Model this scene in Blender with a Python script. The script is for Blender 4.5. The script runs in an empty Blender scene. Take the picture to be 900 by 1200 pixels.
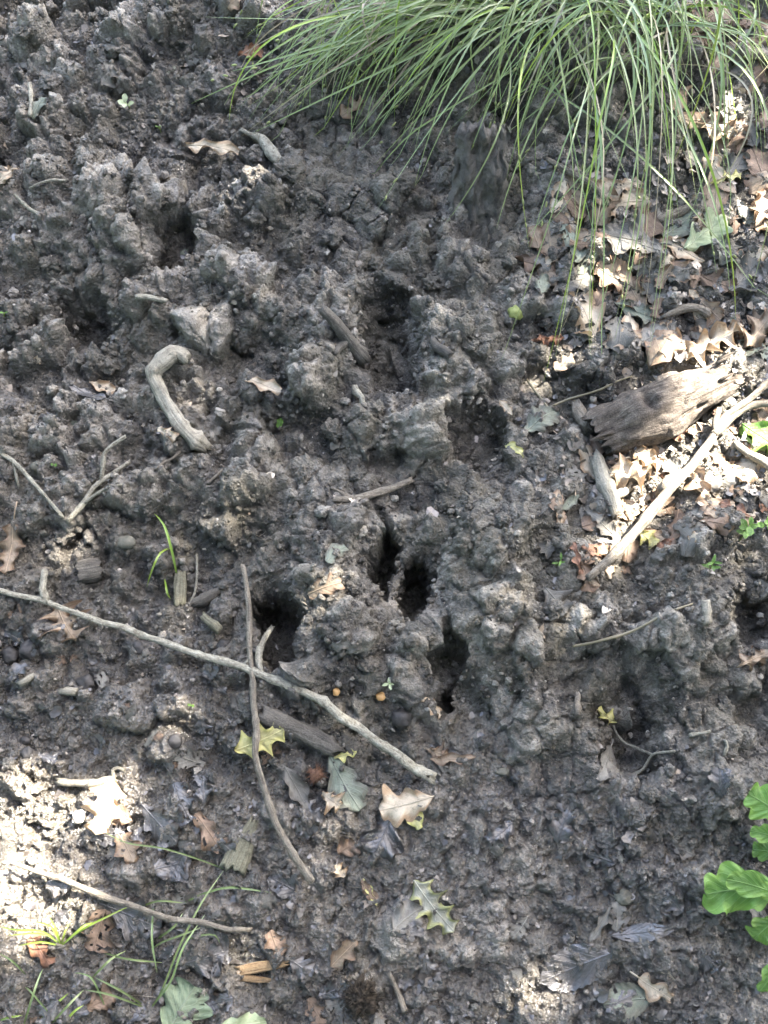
import bpy, bmesh, math, random
import numpy as np
from mathutils import Vector, Matrix, noise as mnoise
R = math.radians
random.seed(11); RNG = np.random.default_rng(11)
SC = bpy.context.scene
COL = SC.collection

# ---------------------------------------------------------------- camera
PITCH, VFOV, DIST = R(68), R(50), 1.36
CAM = np.array([0.0, -DIST*math.cos(PITCH), DIST*math.sin(PITCH)])
FWD = np.array([0, math.cos(PITCH), -math.sin(PITCH)])
UPV = np.array([0, math.sin(PITCH), math.cos(PITCH)])
TAN = math.tan(VFOV/2)
cd = bpy.data.cameras.new('camera'); cam = bpy.data.objects.new('camera', cd); COL.objects.link(cam)
cd.sensor_fit = 'VERTICAL'; cd.angle = VFOV; cd.clip_start = 0.02; cd.clip_end = 500
cam.location = CAM; cam.rotation_euler = (math.pi/2 - PITCH, 0, 0)
SC.camera = cam

# ---------------------------------------------------------------- sky, sun, exposure
SUN_EL, SUN_AZ = R(48), R(52)            # azimuth measured from +y (up the picture) towards +x
SUN = np.array([math.sin(SUN_AZ)*math.cos(SUN_EL), math.cos(SUN_AZ)*math.cos(SUN_EL), math.sin(SUN_EL)])
world = bpy.data.worlds.new('World'); SC.world = world; world.use_nodes = True
wn = world.node_tree.nodes; wl = world.node_tree.links
sky = wn.new('ShaderNodeTexSky'); sky.sky_type = 'NISHITA'; sky.sun_disc = False
sky.sun_elevation = SUN_EL; sky.sun_rotation = SUN_AZ; sky.air_density = 1.0; sky.dust_density = 3.2; sky.ozone_density = 0.5
wn['Background'].inputs['Strength'].default_value = 0.10
wl.new(sky.outputs[0], wn['Background'].inputs['Color'])
sd = bpy.data.lights.new('sun', 'SUN'); sd.energy = 5.0; sd.angle = R(0.53); sd.color = (1.0, 0.93, 0.83)
sun = bpy.data.objects.new('sun', sd); COL.objects.link(sun)
sun.rotation_euler = Vector(SUN).to_track_quat('Z', 'Y').to_euler(); sun.location = tuple(SUN*12)
SC.view_settings.view_transform = 'Standard'; SC.view_settings.look = 'None'
SC.view_settings.gamma = 1.0; SC.view_settings.use_curve_mapping = False
SC.view_settings.exposure = 4.0
SC.cycles.use_denoising = True; SC.cycles.denoiser = 'OPENIMAGEDENOISE'; SC.cycles.denoising_input_passes = 'RGB_ALBEDO_NORMAL'; SC.cycles.denoising_prefilter = 'ACCURATE'; SC.cycles.max_bounces = 5; SC.cycles.diffuse_bounces = 3; SC.cycles.glossy_bounces = 2
SC.cycles.transmission_bounces = 2; SC.cycles.caustics_reflective = False; SC.cycles.caustics_refractive = False

# ---------------------------------------------------------------- pixels (of the 900 x 1200 photograph) to directions
SLOPE = 0.10
def ray(u, v):
    d = FWD + np.array([1.0, 0, 0])*((u-450)/600*TAN) + UPV*((600-v)/600*TAN)
    return d
def plane_pt(u, v, slope=SLOPE):
    d = ray(u, v); t = (slope*CAM[1]-CAM[2])/(d[2]-slope*d[1]); return CAM + d*t
def mpp(p):                              # metres per photo pixel at a point
    return float(np.dot(np.asarray(p)-CAM, FWD))*TAN/600

# ---------------------------------------------------------------- object helpers
def link(o, parent=None):
    COL.objects.link(o)
    if parent is not None: o.parent = parent
    return o
def tag(o, label=None, cat=None, group=None, kind=None):
    if label: o['label'] = label
    if cat: o['category'] = cat
    if group: o['group'] = group
    if kind: o['kind'] = kind
    return o
def empty(name, loc):
    o = bpy.data.objects.new(name, None); o.location = tuple(loc); o.empty_display_size = 0.02; return link(o)
def mesh_obj(name, verts, faces, mat, uv=None, smooth=True, origin=None):
    """verts in world space; origin (or the lowest centre) becomes the object's location"""
    V = np.asarray(verts, dtype=np.float64)
    if origin is not None: org = np.asarray(origin)
    else:
        org = V.mean(axis=0); org[2] = V[:, 2].min()
    me = bpy.data.meshes.new(name); me.from_pydata((V-org).tolist(), [], faces)
    if uv is not None:
        l = me.uv_layers.new(name='UVMap'); idx = np.empty(len(me.loops), dtype=np.int32)
        me.loops.foreach_get('vertex_index', idx)
        l.data.foreach_set('uv', np.asarray(uv, dtype=np.float32)[idx].ravel())
    me.materials.append(mat)
    if smooth: me.polygons.foreach_set('use_smooth', np.ones(len(me.polygons), dtype=bool))
    me.update()
    o = bpy.data.objects.new(name, me); link(o); o.location = tuple(org)
    ORG[o.name] = org
    return o
ORG = {}
def part(name, verts, faces, mat, thing, uv=None, smooth=True):
    V = np.asarray(verts, dtype=np.float64) - ORG[thing.name]
    me = bpy.data.meshes.new(name); me.from_pydata(V.tolist(), [], faces)
    if uv is not None:
        l = me.uv_layers.new(name='UVMap'); idx = np.empty(len(me.loops), dtype=np.int32)
        me.loops.foreach_get('vertex_index', idx)
        l.data.foreach_set('uv', np.asarray(uv, dtype=np.float32)[idx].ravel())
    me.materials.append(mat)
    if smooth: me.polygons.foreach_set('use_smooth', np.ones(len(me.polygons), dtype=bool))
    me.update()
    o = bpy.data.objects.new(name, me); link(o, thing)
    ORG[o.name] = ORG[thing.name]
    return o
def thing(name, loc, label, cat, group=None):
    o = empty(name, loc); ORG[o.name] = np.asarray(loc, dtype=float); return tag(o, label, cat, group)
def np_mesh(name, V, F3=None, F4=None, attrs=None, uv=None, smooth=True, mat=None, origin=(0, 0, 0)):
    """big meshes straight from numpy arrays"""
    V = np.asarray(V, dtype=np.float32) - np.asarray(origin, dtype=np.float32)
    me = bpy.data.meshes.new(name); me.vertices.add(len(V)); me.vertices.foreach_set('co', V.ravel())
    F = F4 if F4 is not None else F3; k = F.shape[1]; n = len(F)
    me.loops.add(n*k); me.polygons.add(n)
    me.loops.foreach_set('vertex_index', F.astype(np.int32).ravel())
    me.polygons.foreach_set('loop_start', np.arange(0, n*k, k, dtype=np.int32))
    if smooth: me.polygons.foreach_set('use_smooth', np.ones(n, dtype=bool))
    for an, av in (attrs or {}).items():
        a = me.attributes.new(an, 'FLOAT', 'POINT'); a.data.foreach_set('value', np.asarray(av, dtype=np.float32).ravel())
    if mat: me.materials.append(mat)
    me.update(calc_edges=True)
    o = bpy.data.objects.new(name, me); link(o); o.location = tuple(origin)
    ORG[o.name] = np.asarray(origin, dtype=float)
    return o

# ---------------------------------------------------------------- numpy noise
def _h(ix, iy, s):
    n = (ix.astype(np.int64)*374761393 + iy.astype(np.int64)*668265263 + s*974634301) & 0xFFFFFFFF
    n = ((n ^ (n >> 13))*1274126177) & 0xFFFFFFFF
    return ((n ^ (n >> 16)) & 0xFFFFFF)/float(0x1000000)
def perlin(x, y, s=0):
    ix = np.floor(x); iy = np.floor(y); fx = x-ix; fy = y-iy
    ux = fx*fx*fx*(fx*(fx*6-15)+10); uy = fy*fy*fy*(fy*(fy*6-15)+10)
    def g(dx, dy):
        a = _h(ix+dx, iy+dy, s)*2*np.pi; return np.cos(a)*(fx-dx)+np.sin(a)*(fy-dy)
    return ((g(0, 0)*(1-ux)+g(1, 0)*ux)*(1-uy)+(g(0, 1)*(1-ux)+g(1, 1)*ux)*uy)*1.5
def perlin3(x, y, z, s=0):
    ix = np.floor(x); iy = np.floor(y); iz = np.floor(z); fx = x-ix; fy = y-iy; fz = z-iz
    ux = fx*fx*(3-2*fx); uy = fy*fy*(3-2*fy); uz = fz*fz*(3-2*fz); out = 0
    for dz in (0, 1):
        for dy in (0, 1):
            for dx in (0, 1):
                h = _h(ix+dx+57*(iz+dz), iy+dy+131*(iz+dz), s)*2*np.pi; gzz = np.cos(h*7.0)
                out = out+(np.cos(h)*(fx-dx)+np.sin(h)*(fy-dy)+gzz*(fz-dz))*(ux if dx else 1-ux)*(uy if dy else 1-uy)*(uz if dz else 1-uz)
    return out*1.2
def fbm(x, y, wl_, octs, s=0, gain=0.5, ridge=False):
    r = 0; a = 1.0; f = 1/wl_; tot = 0
    for o in range(octs):
        n = perlin(x*f+17.3*o, y*f-9.1*o, s+o*7)
        if ridge: n = 1-2*np.abs(n)
        r = r + a*n; tot += a; a *= gain; f *= 2.03
    return r/tot
def worley(x, y, cell, s=0):
    X = x/cell; Y = y/cell; ix = np.floor(X); iy = np.floor(Y)
    f1 = np.full(X.shape, 9.0); f2 = np.full(X.shape, 9.0); rid = np.zeros(X.shape)
    for dx in (-1, 0, 1):
        for dy in (-1, 0, 1):
            cx = ix+dx; cy = iy+dy
            px = cx+0.1+0.8*_h(cx, cy, s); py = cy+0.1+0.8*_h(cx, cy, s+1)
            d = np.hypot(X-px, Y-py); n = d < f1
            f2 = np.where(n, f1, np.minimum(f2, d)); rid = np.where(n, _h(cx, cy, s+2), rid); f1 = np.where(n, d, f1)
    return f1, f2, rid
def sstep(a, b, x):
    t = np.clip((x-a)/(b-a), 0, 1); return t*t*(3-2*t)
def blur(A, k, n=2):
    for _ in range(n):
        for ax in (0, 1):
            pad = [(0, 0), (0, 0)]; pad[ax] = (k+1, k)
            c = np.cumsum(np.pad(A, pad, mode='edge'), axis=ax)
            A = (c[2*k+1:, :]-c[:-2*k-1, :] if ax == 0 else c[:, 2*k+1:]-c[:, :-2*k-1])/(2*k+1)
    return A

# ================================================================ materials
def mat_new(name):
    m = bpy.data.materials.new(name); m.use_nodes = True
    nt = m.node_tree; b = nt.nodes['Principled BSDF']; return m, nt, nt.nodes, nt.links, b
def ramp(N, stops):
    r = N.new('ShaderNodeValToRGB'); e = r.color_ramp.elements
    while len(e) > 1: e.remove(e[-1])
    e[0].position = stops[0][0]; e[0].color = (*stops[0][1], 1)
    for p_, c in stops[1:]:
        x = e.new(p_); x.color = (*c, 1)
    return r
def math_n(N, L, op, a, b=None):
    n = N.new('ShaderNodeMath'); n.operation = op
    for i, v in enumerate((a, b)):
        if v is None: continue
        if isinstance(v, (int, float)): n.inputs[i].default_value = v
        else: L.new(v, n.inputs[i])
    return n.outputs[0]
def noise_n(N, L, vec, scale, detail=4, rough=0.55, dist=0.0):
    n = N.new('ShaderNodeTexNoise'); n.inputs['Scale'].default_value = scale; n.inputs['Detail'].default_value = detail
    n.inputs['Roughness'].default_value = rough; n.inputs['Distortion'].default_value = dist
    if vec is not None: L.new(vec, n.inputs['Vector'])
    return n.outputs['Fac']
def mix_c(N, L, fac, a, b, mode='MIX'):
    n = N.new('ShaderNodeMix'); n.data_type = 'RGBA'; n.blend_type = mode
    for i, v in ((0, fac), (6, a), (7, b)):
        if isinstance(v, (int, float)): n.inputs[i].default_value = v
        elif isinstance(v, tuple): n.inputs[i].default_value = (*v, 1)
        else: L.new(v, n.inputs[i])
    return n.outputs[2]
def map_r(N, L, x, a, b, c, d):
    n = N.new('ShaderNodeMapRange'); L.new(x, n.inputs[0])
    for i, v in enumerate((a, b, c, d)): n.inputs[i+1].default_value = v
    return n.outputs[0]

def mud_material(name, crumb=False):
    m, nt, N, L, b = mat_new(name)
    geo = N.new('ShaderNodeNewGeometry'); pos = geo.outputs['Position']
    wet = N.new('ShaderNodeAttribute'); wet.attribute_name = 'wet'
    tone = N.new('ShaderNodeAttribute'); tone.attribute_name = 'tone'
    n1 = noise_n(N, L, pos, 9, 5, 0.6); n2 = noise_n(N, L, pos, 70, 6, 0.65); n3 = noise_n(N, L, pos, 420, 5, 0.7)
    mixf = math_n(N, L, 'ADD', math_n(N, L, 'MULTIPLY', n1, 0.28), math_n(N, L, 'MULTIPLY', n2, 0.34))
    mixf = math_n(N, L, 'ADD', mixf, math_n(N, L, 'MULTIPLY', n3, 0.38))
    mixf = math_n(N, L, 'ADD', mixf, math_n(N, L, 'MULTIPLY', math_n(N, L, 'SUBTRACT', tone.outputs['Fac'], 0.5), 0.45))
    c = ramp(N, [(0.31, (0.024, 0.0205, 0.0160)), (0.42, (0.060, 0.0525, 0.042)), (0.53, (0.122, 0.108, 0.087)), (0.63, (0.235, 0.210, 0.172)), (0.77, (0.42, 0.385, 0.325))])
    L.new(mixf, c.inputs[0])
    # olive and reddish-brown patches, organic specks
    pt = ramp(N, [(0.42, (0, 0, 0)), (0.62, (1, 1, 1))]); L.new(noise_n(N, L, pos, 14, 3), pt.inputs[0])
    col = mix_c(N, L, math_n(N, L, 'MULTIPLY', pt.outputs[0], 0.45), c.outputs[0], (0.135, 0.120, 0.082))
    sp = ramp(N, [(0.66, (0, 0, 0)), (0.74, (1, 1, 1))]); L.new(noise_n(N, L, pos, 260, 2), sp.inputs[0])
    col = mix_c(N, L, math_n(N, L, 'MULTIPLY', sp.outputs[0], 0.5), col, (0.22, 0.17, 0.115))
    wetc = mix_c(N, L, 1.0, col, (0.66, 0.63, 0.60), 'MULTIPLY')
    col = mix_c(N, L, wet.outputs['Fac'], col, wetc)
    L.new(col, b.inputs['Base Color'])
    ro = math_n(N, L, 'SUBTRACT', map_r(N, L, n2, 0.3, 0.7, 0.72, 0.46), math_n(N, L, 'MULTIPLY', wet.outputs['Fac'], 0.30))
    L.new(ro, b.inputs['Roughness'])
    L.new(map_r(N, L, wet.outputs['Fac'], 0, 1, 0.5, 1.0), b.inputs['Specular IOR Level'])
    L.new(map_r(N, L, wet.outputs['Fac'], 0, 1, 0.28, 0.95), b.inputs['Coat Weight']); b.inputs['Coat Roughness'].default_value = 0.18
    bn = N.new('ShaderNodeBump'); bn.inputs['Strength'].default_value = 1.0; bn.inputs['Distance'].default_value = 0.0040
    vor = N.new('ShaderNodeTexVoronoi'); vor.inputs['Scale'].default_value = 260; L.new(pos, vor.inputs['Vector'])
    hh = math_n(N, L, 'SUBTRACT', math_n(N, L, 'ADD', math_n(N, L, 'MULTIPLY', noise_n(N, L, pos, 230, 4, 0.6, 0.6), 1.5), math_n(N, L, 'MULTIPLY', n3, 0.5)), math_n(N, L, 'MULTIPLY', vor.outputs['Distance'], 0.6))
    L.new(hh, bn.inputs['Height']); L.new(bn.outputs[0], b.inputs['Normal']); L.new(bn.outputs[0], b.inputs['Coat Normal'])
    return m
MUD = mud_material('mud'); CLOD = mud_material('soil_crumb', True)

def uv_node(N):
    n = N.new('ShaderNodeTexCoord'); return n
LEAFM = {}
def leaf_material(name, c1, c2, c3=None, rough=0.55, transl=0.15, vein=(0.0, None), spots=0.3, spec=0.4):
    """c1 main, c2 blotch, c3 edge tint"""
    m, nt, N, L, b = mat_new(name)
    tc = N.new('ShaderNodeTexCoord'); oi = N.new('ShaderNodeObjectInfo')
    va = N.new('ShaderNodeVectorMath'); va.operation = 'ADD'; L.new(tc.outputs['Object'], va.inputs[0])
    cx = N.new('ShaderNodeCombineXYZ')
    for i in range(3): L.new(math_n(N, L, 'MULTIPLY', oi.outputs['Random'], 3.7+i*5.1), cx.inputs[i])
    L.new(cx.outputs[0], va.inputs[1]); pos = va.outputs[0]
    sx = N.new('ShaderNodeSeparateXYZ'); L.new(tc.outputs['UV'], sx.inputs[0])
    u = math_n(N, L, 'ABSOLUTE', math_n(N, L, 'SUBTRACT', sx.outputs[0], 0.5)); v = sx.outputs[1]
    n1 = noise_n(N, L, pos, 45, 5, 0.6); n2 = noise_n(N, L, pos, 300, 4, 0.65)
    f = ramp(N, [(0.40, (0, 0, 0)), (0.62, (1, 1, 1))]); L.new(n1, f.inputs[0])
    col = mix_c(N, L, f.outputs[0], c1, c2)
    if c3:
        e = math_n(N, L, 'ADD', math_n(N, L, 'MULTIPLY', u, 1.6), math_n(N, L, 'MULTIPLY', n1, 0.7))
        er = ramp(N, [(0.72, (0, 0, 0)), (1.0, (1, 1, 1))]); L.new(e, er.inputs[0]); col = mix_c(N, L, er.outputs[0], col, c3)
    # midrib and side veins
    mid = ramp(N, [(0.0, (1, 1, 1)), (0.035, (0, 0, 0))]); L.new(u, mid.inputs[0])
    ph = math_n(N, L, 'SUBTRACT', math_n(N, L, 'MULTIPLY', v, 8.0), math_n(N, L, 'MULTIPLY', u, 5.0))
    fr = math_n(N, L, 'ABSOLUTE', math_n(N, L, 'SUBTRACT', math_n(N, L, 'FRACT', ph), 0.5))
    lat = ramp(N, [(0.0, (1, 1, 1)), (0.10, (0, 0, 0))]); L.new(fr, lat.inputs[0])
    vv = math_n(N, L, 'MAXIMUM', mid.outputs[0], math_n(N, L, 'MULTIPLY', lat.outputs[0], 0.6))
    if vein[1]: col = mix_c(N, L, math_n(N, L, 'MULTIPLY', vv, vein[0]), col, vein[1])
    sp = ramp(N, [(0.60, (0, 0, 0)), (0.70, (1, 1, 1))]); L.new(n2, sp.inputs[0])
    col = mix_c(N, L, math_n(N, L, 'MULTIPLY', sp.outputs[0], spots), col, (0.03, 0.025, 0.02))
    # dried mud specks
    md = ramp(N, [(0.55, (0, 0, 0)), (0.68, (1, 1, 1))]); L.new(noise_n(N, L, pos, 110, 5, 0.7), md.inputs[0])
    col = mix_c(N, L, math_n(N, L, 'MULTIPLY', md.outputs[0], spots*1.3), col, (0.075, 0.066, 0.056))
    hs = N.new('ShaderNodeHueSaturation'); L.new(col, hs.inputs['Color'])
    L.new(map_r(N, L, oi.outputs['Random'], 0, 1, 0.78, 1.2), hs.inputs['Value'])
    col = hs.outputs[0]
    L.new(col, b.inputs['Base Color']); b.inputs['Roughness'].default_value = rough; b.inputs['Specular IOR Level'].default_value = spec
    L.new(map_r(N, L, n1, 0.3, 0.7, rough-0.12, rough+0.15), b.inputs['Roughness'])
    bn = N.new('ShaderNodeBump'); bn.inputs['Strength'].default_value = 0.7; bn.inputs['Distance'].default_value = 0.0015
    h = math_n(N, L, 'ADD', math_n(N, L, 'MULTIPLY', vv, 0.5), math_n(N, L, 'MULTIPLY', n2, 0.9))
    L.new(h, bn.inputs['Height']); L.new(bn.outputs[0], b.inputs['Normal'])
    if transl > 0:
        t = N.new('ShaderNodeBsdfTranslucent'); L.new(col, t.inputs[0]); mx = N.new('ShaderNodeMixShader'); mx.inputs[0].default_value = transl
        L.new(b.outputs[0], mx.inputs[1]); L.new(t.outputs[0], mx.inputs[2]); L.new(mx.outputs[0], nt.nodes['Material Output'].inputs[0])
    LEAFM[name] = m; return m
leaf_material('tan', (0.33, 0.255, 0.175), (0.25, 0.185, 0.125), (0.19, 0.125, 0.08), vein=(0.4, (0.46, 0.36, 0.25)), spots=0.4)
leaf_material('pale', (0.50, 0.42, 0.31), (0.40, 0.33, 0.235), (0.30, 0.21, 0.13), vein=(0.3, (0.6, 0.52, 0.4)), spots=0.35)
leaf_material('brown', (0.24, 0.165, 0.11), (0.17, 0.115, 0.078), (0.12, 0.08, 0.052), vein=(0.35, (0.27, 0.19, 0.13)), spots=0.5)
leaf_material('russet', (0.25, 0.125, 0.07), (0.16, 0.08, 0.05), None, vein=(0.3, (0.32, 0.2, 0.13)), spots=0.4)
leaf_material('grey', (0.175, 0.165, 0.14), (0.125, 0.118, 0.10), (0.10, 0.09, 0.075), vein=(0.4, (0.27, 0.255, 0.21)), spots=0.5)
leaf_material('greygreen', (0.20, 0.22, 0.165), (0.15, 0.165, 0.12), (0.12, 0.12, 0.09), vein=(0.4, (0.32, 0.33, 0.26)), spots=0.4)
leaf_material('wet', (0.068, 0.062, 0.056), (0.045, 0.040, 0.035), (0.034, 0.029, 0.025), rough=0.30, transl=0.0, vein=(0.35, (0.12, 0.115, 0.115)), spots=0.35, spec=1.0)
leaf_material('black', (0.035, 0.032, 0.031), (0.024, 0.021, 0.02), None, rough=0.30, transl=0.0, vein=(0.2, (0.07, 0.065, 0.06)), spots=0.25, spec=1.0)
leaf_material('yellow', (0.56, 0.52, 0.22), (0.48, 0.44, 0.22), (0.5, 0.46, 0.16), vein=(0.4, (0.58, 0.55, 0.3)), spots=0.3)
leaf_material('hollygrey', (0.21, 0.21, 0.165), (0.15, 0.15, 0.115), (0.25, 0.245, 0.10), rough=0.5, vein=(0.7, (0.42, 0.41, 0.33)), spots=0.35)
leaf_material('palegreen', (0.40, 0.45, 0.27), (0.31, 0.36, 0.20), None, vein=(0.4, (0.5, 0.54, 0.38)), spots=0.2)
leaf_material('moldgreen', (0.16, 0.20, 0.12), (0.12, 0.15, 0.09), None, rough=0.6, vein=(0.5, (0.32, 0.36, 0.26)), spots=0.5)
leaf_material('green', (0.105, 0.215, 0.036), (0.080, 0.17, 0.030), (0.15, 0.27, 0.05), rough=0.42, transl=0.3, vein=(0.55, (0.22, 0.36, 0.11)), spots=0.14, spec=0.5)
leaf_material('canopy', (0.07, 0.12, 0.03), (0.05, 0.09, 0.025), None, rough=0.5, transl=0.0, spots=0.0)

def wood_material(name, stops, scale=(60, 8), bump=0.6, rough=0.8, fleck=None, spec=0.3):
    m, nt, N, L, b = mat_new(name)
    tc = N.new('ShaderNodeTexCoord'); mp = N.new('ShaderNodeMapping'); mp.inputs['Scale'].default_value = (scale[0], scale[1], 1)
    L.new(tc.outputs['UV'], mp.inputs[0])
    n1 = noise_n(N, L, mp.outputs[0], 1.0, 6, 0.62, 0.4)
    n2 = noise_n(N, L, tc.outputs['Object'], 90, 6, 0.7); n3 = noise_n(N, L, tc.outputs['Object'], 520, 4, 0.65)
    f = math_n(N, L, 'ADD', math_n(N, L, 'ADD', math_n(N, L, 'MULTIPLY', n1, 0.40), math_n(N, L, 'MULTIPLY', n2, 0.35)), math_n(N, L, 'MULTIPLY', n3, 0.25))
    stops = [(0.5+(p_-0.5)*0.55, c_) for p_, c_ in stops]; c = ramp(N, stops); L.new(f, c.inputs[0]); col = c.outputs[0]
    if fleck:
        fr = ramp(N, [(0.56, (0, 0, 0)), (0.66, (1, 1, 1))]); L.new(noise_n(N, L, tc.outputs['Object'], 150, 4, 0.7), fr.inputs[0])
        col = mix_c(N, L, math_n(N, L, 'MULTIPLY', fr.outputs[0], fleck[0]), col, fleck[1])
    L.new(col, b.inputs['Base Color']); b.inputs['Roughness'].default_value = rough; b.inputs['Specular IOR Level'].default_value = spec
    bn = N.new('ShaderNodeBump'); bn.inputs['Strength'].default_value = min(1.0, bump*1.4); bn.inputs['Distance'].default_value = 0.004
    L.new(math_n(N, L, 'ADD', math_n(N, L, 'MULTIPLY', n1, 1.0), math_n(N, L, 'MULTIPLY', n3, 0.5)), bn.inputs['Height'])
    L.new(bn.outputs[0], b.inputs['Normal']); return m
W_PALE = wood_material('pale_lichen_bark', [(0.3, (0.09, 0.080, 0.058)), (0.48, (0.225, 0.208, 0.16)), (0.7, (0.35, 0.335, 0.27))], (16, 120), fleck=(0.8, (0.12, 0.105, 0.075)))
W_GREY = wood_material('grey_brown_bark', [(0.3, (0.08, 0.067, 0.051)), (0.5, (0.175, 0.15, 0.115)), (0.72, (0.29, 0.255, 0.20))], (26, 60), fleck=(0.75, (0.07, 0.058, 0.045)))
W_TAN = wood_material('debarked_wood', [(0.3, (0.13, 0.115, 0.085)), (0.5, (0.27, 0.245, 0.19)), (0.72, (0.38, 0.35, 0.28))], (40, 22), fleck=(0.75, (0.16, 0.14, 0.11)))
W_MUD = wood_material('muddy_wood', [(0.3, (0.045, 0.04, 0.034)), (0.5, (0.095, 0.085, 0.07)), (0.72, (0.16, 0.145, 0.12))], (30, 30), fleck=(0.6, (0.06, 0.053, 0.045)))
W_ROT = wood_material('rotten_wood', [(0.28, (0.022, 0.017, 0.013)), (0.45, (0.075, 0.060, 0.047)), (0.6, (0.135, 0.112, 0.088)), (0.78, (0.25, 0.215, 0.17))], (46, 34), bump=1.0, fleck=(0.5, (0.06, 0.05, 0.04)))
W_OLIVE = wood_material('olive_rotten_wood', [(0.3, (0.09, 0.082, 0.055)), (0.5, (0.20, 0.185, 0.125)), (0.72, (0.29, 0.27, 0.19))], (60, 18), bump=1.0, fleck=(0.5, (0.13, 0.10, 0.07)))
W_RED = wood_material('split_orange_wood', [(0.3, (0.13, 0.075, 0.04)), (0.5, (0.36, 0.24, 0.13)), (0.72, (0.46, 0.34, 0.2))], (50, 5), bump=1.0)
W_PLATE = wood_material('sodden_bark', [(0.3, (0.040, 0.036, 0.031)), (0.5, (0.095, 0.087, 0.076)), (0.75, (0.17, 0.155, 0.135))], (9, 45), bump=0.9, fleck=(0.6, (0.11, 0.098, 0.082)))

def grass_material(name, base, tip, rough=0.28, transl=0.25):
    m, nt, N, L, b = mat_new(name)
    tc = N.new('ShaderNodeTexCoord'); sx = N.new('ShaderNodeSeparateXYZ'); L.new(tc.outputs['UV'], sx.inputs[0])
    oi = N.new('ShaderNodeObjectInfo'); at = N.new('ShaderNodeAttribute'); at.attribute_name = 'tone'
    col = mix_c(N, L, sx.outputs[1], base, tip)
    n = noise_n(N, L, tc.outputs['Object'], 25, 3)
    rnd = math_n(N, L, 'ADD', math_n(N, L, 'MULTIPLY', oi.outputs['Random'], 0.5), math_n(N, L, 'MULTIPLY', at.outputs['Fac'], 0.5))
    hs = N.new('ShaderNodeHueSaturation'); L.new(col, hs.inputs['Color'])
    L.new(math_n(N, L, 'ADD', 0.62, math_n(N, L, 'ADD', math_n(N, L, 'MULTIPLY', rnd, 0.45), math_n(N, L, 'MULTIPLY', n, 0.4))), hs.inputs['Value'])
    L.new(math_n(N, L, 'ADD', 0.48, math_n(N, L, 'MULTIPLY', rnd, 0.035)), hs.inputs['Hue'])
    L.new(hs.outputs[0], b.inputs['Base Color']); b.inputs['Roughness'].default_value = rough; b.inputs['Specular IOR Level'].default_value = 0.6
    t = N.new('ShaderNodeBsdfTranslucent'); L.new(hs.outputs[0], t.inputs[0]); mx = N.new('ShaderNodeMixShader'); mx.inputs[0].default_value = transl
    L.new(b.outputs[0], mx.inputs[1]); L.new(t.outputs[0], mx.inputs[2]); L.new(mx.outputs[0], N['Material Output'].inputs[0])
    return m
GRASS = grass_material('sedge_blade', (0.11, 0.165, 0.05), (0.30, 0.40, 0.165))
GRASS_Y = grass_material('fresh_grass', (0.19, 0.30, 0.045), (0.26, 0.38, 0.06))
GRASS_D = grass_material('straw', (0.24, 0.21, 0.12), (0.34, 0.31, 0.20))
SEED = grass_material('seed_head', (0.22, 0.27, 0.09), (0.30, 0.34, 0.13), rough=0.6)

def plain(name, c1, c2, scale=60, rough=0.6, spec=0.4, bump=0.5, dist=0.001):
    m, nt, N, L, b = mat_new(name); tc = N.new('ShaderNodeTexCoord')
    n = noise_n(N, L, tc.outputs['Object'], scale, 5, 0.6); r = ramp(N, [(0.35, c1), (0.65, c2)]); L.new(n, r.inputs[0])
    L.new(r.outputs[0], b.inputs['Base Color']); b.inputs['Roughness'].default_value = rough; b.inputs['Specular IOR Level'].default_value = spec
    bn = N.new('ShaderNodeBump'); bn.inputs['Strength'].default_value = bump; bn.inputs['Distance'].default_value = dist
    L.new(noise_n(N, L, tc.outputs['Object'], scale*5, 4, 0.7), bn.inputs['Height']); L.new(bn.outputs[0], b.inputs['Normal']); return m
M_NUT = plain('dark_nut', (0.022, 0.020, 0.019), (0.055, 0.050, 0.045), 160, 0.55, 0.4)
M_STONE = plain('pebble', (0.07, 0.066, 0.05), (0.15, 0.14, 0.105), 140, 0.7)
M_GALL = plain('green_gall', (0.22, 0.24, 0.065), (0.31, 0.33, 0.11), 150, 0.55)
M_HUSK = plain('red_husk', (0.085, 0.045, 0.028), (0.19, 0.10, 0.058), 150, 0.8)
M_ORANGE = plain('orange_chip', (0.40, 0.22, 0.08), (0.52, 0.32, 0.13), 120, 0.5)
M_ROOTS = plain('root_clump', (0.03, 0.024, 0.018), (0.085, 0.068, 0.05), 180, 0.9, 0.2, 1.0, 0.003)
M_FIBRE = plain('fibre', (0.10, 0.088, 0.07), (0.24, 0.21, 0.165), 30, 0.8, 0.2)
M_SLAB = plain('sodden_slab', (0.075, 0.067, 0.057), (0.19, 0.172, 0.145), 55, 0.7, 0.5, 1.0, 0.006)
M_BARK = plain('tree_bark', (0.05, 0.04, 0.03), (0.12, 0.1, 0.08), 6, 0.9, 0.2, 1.0, 0.02)

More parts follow.
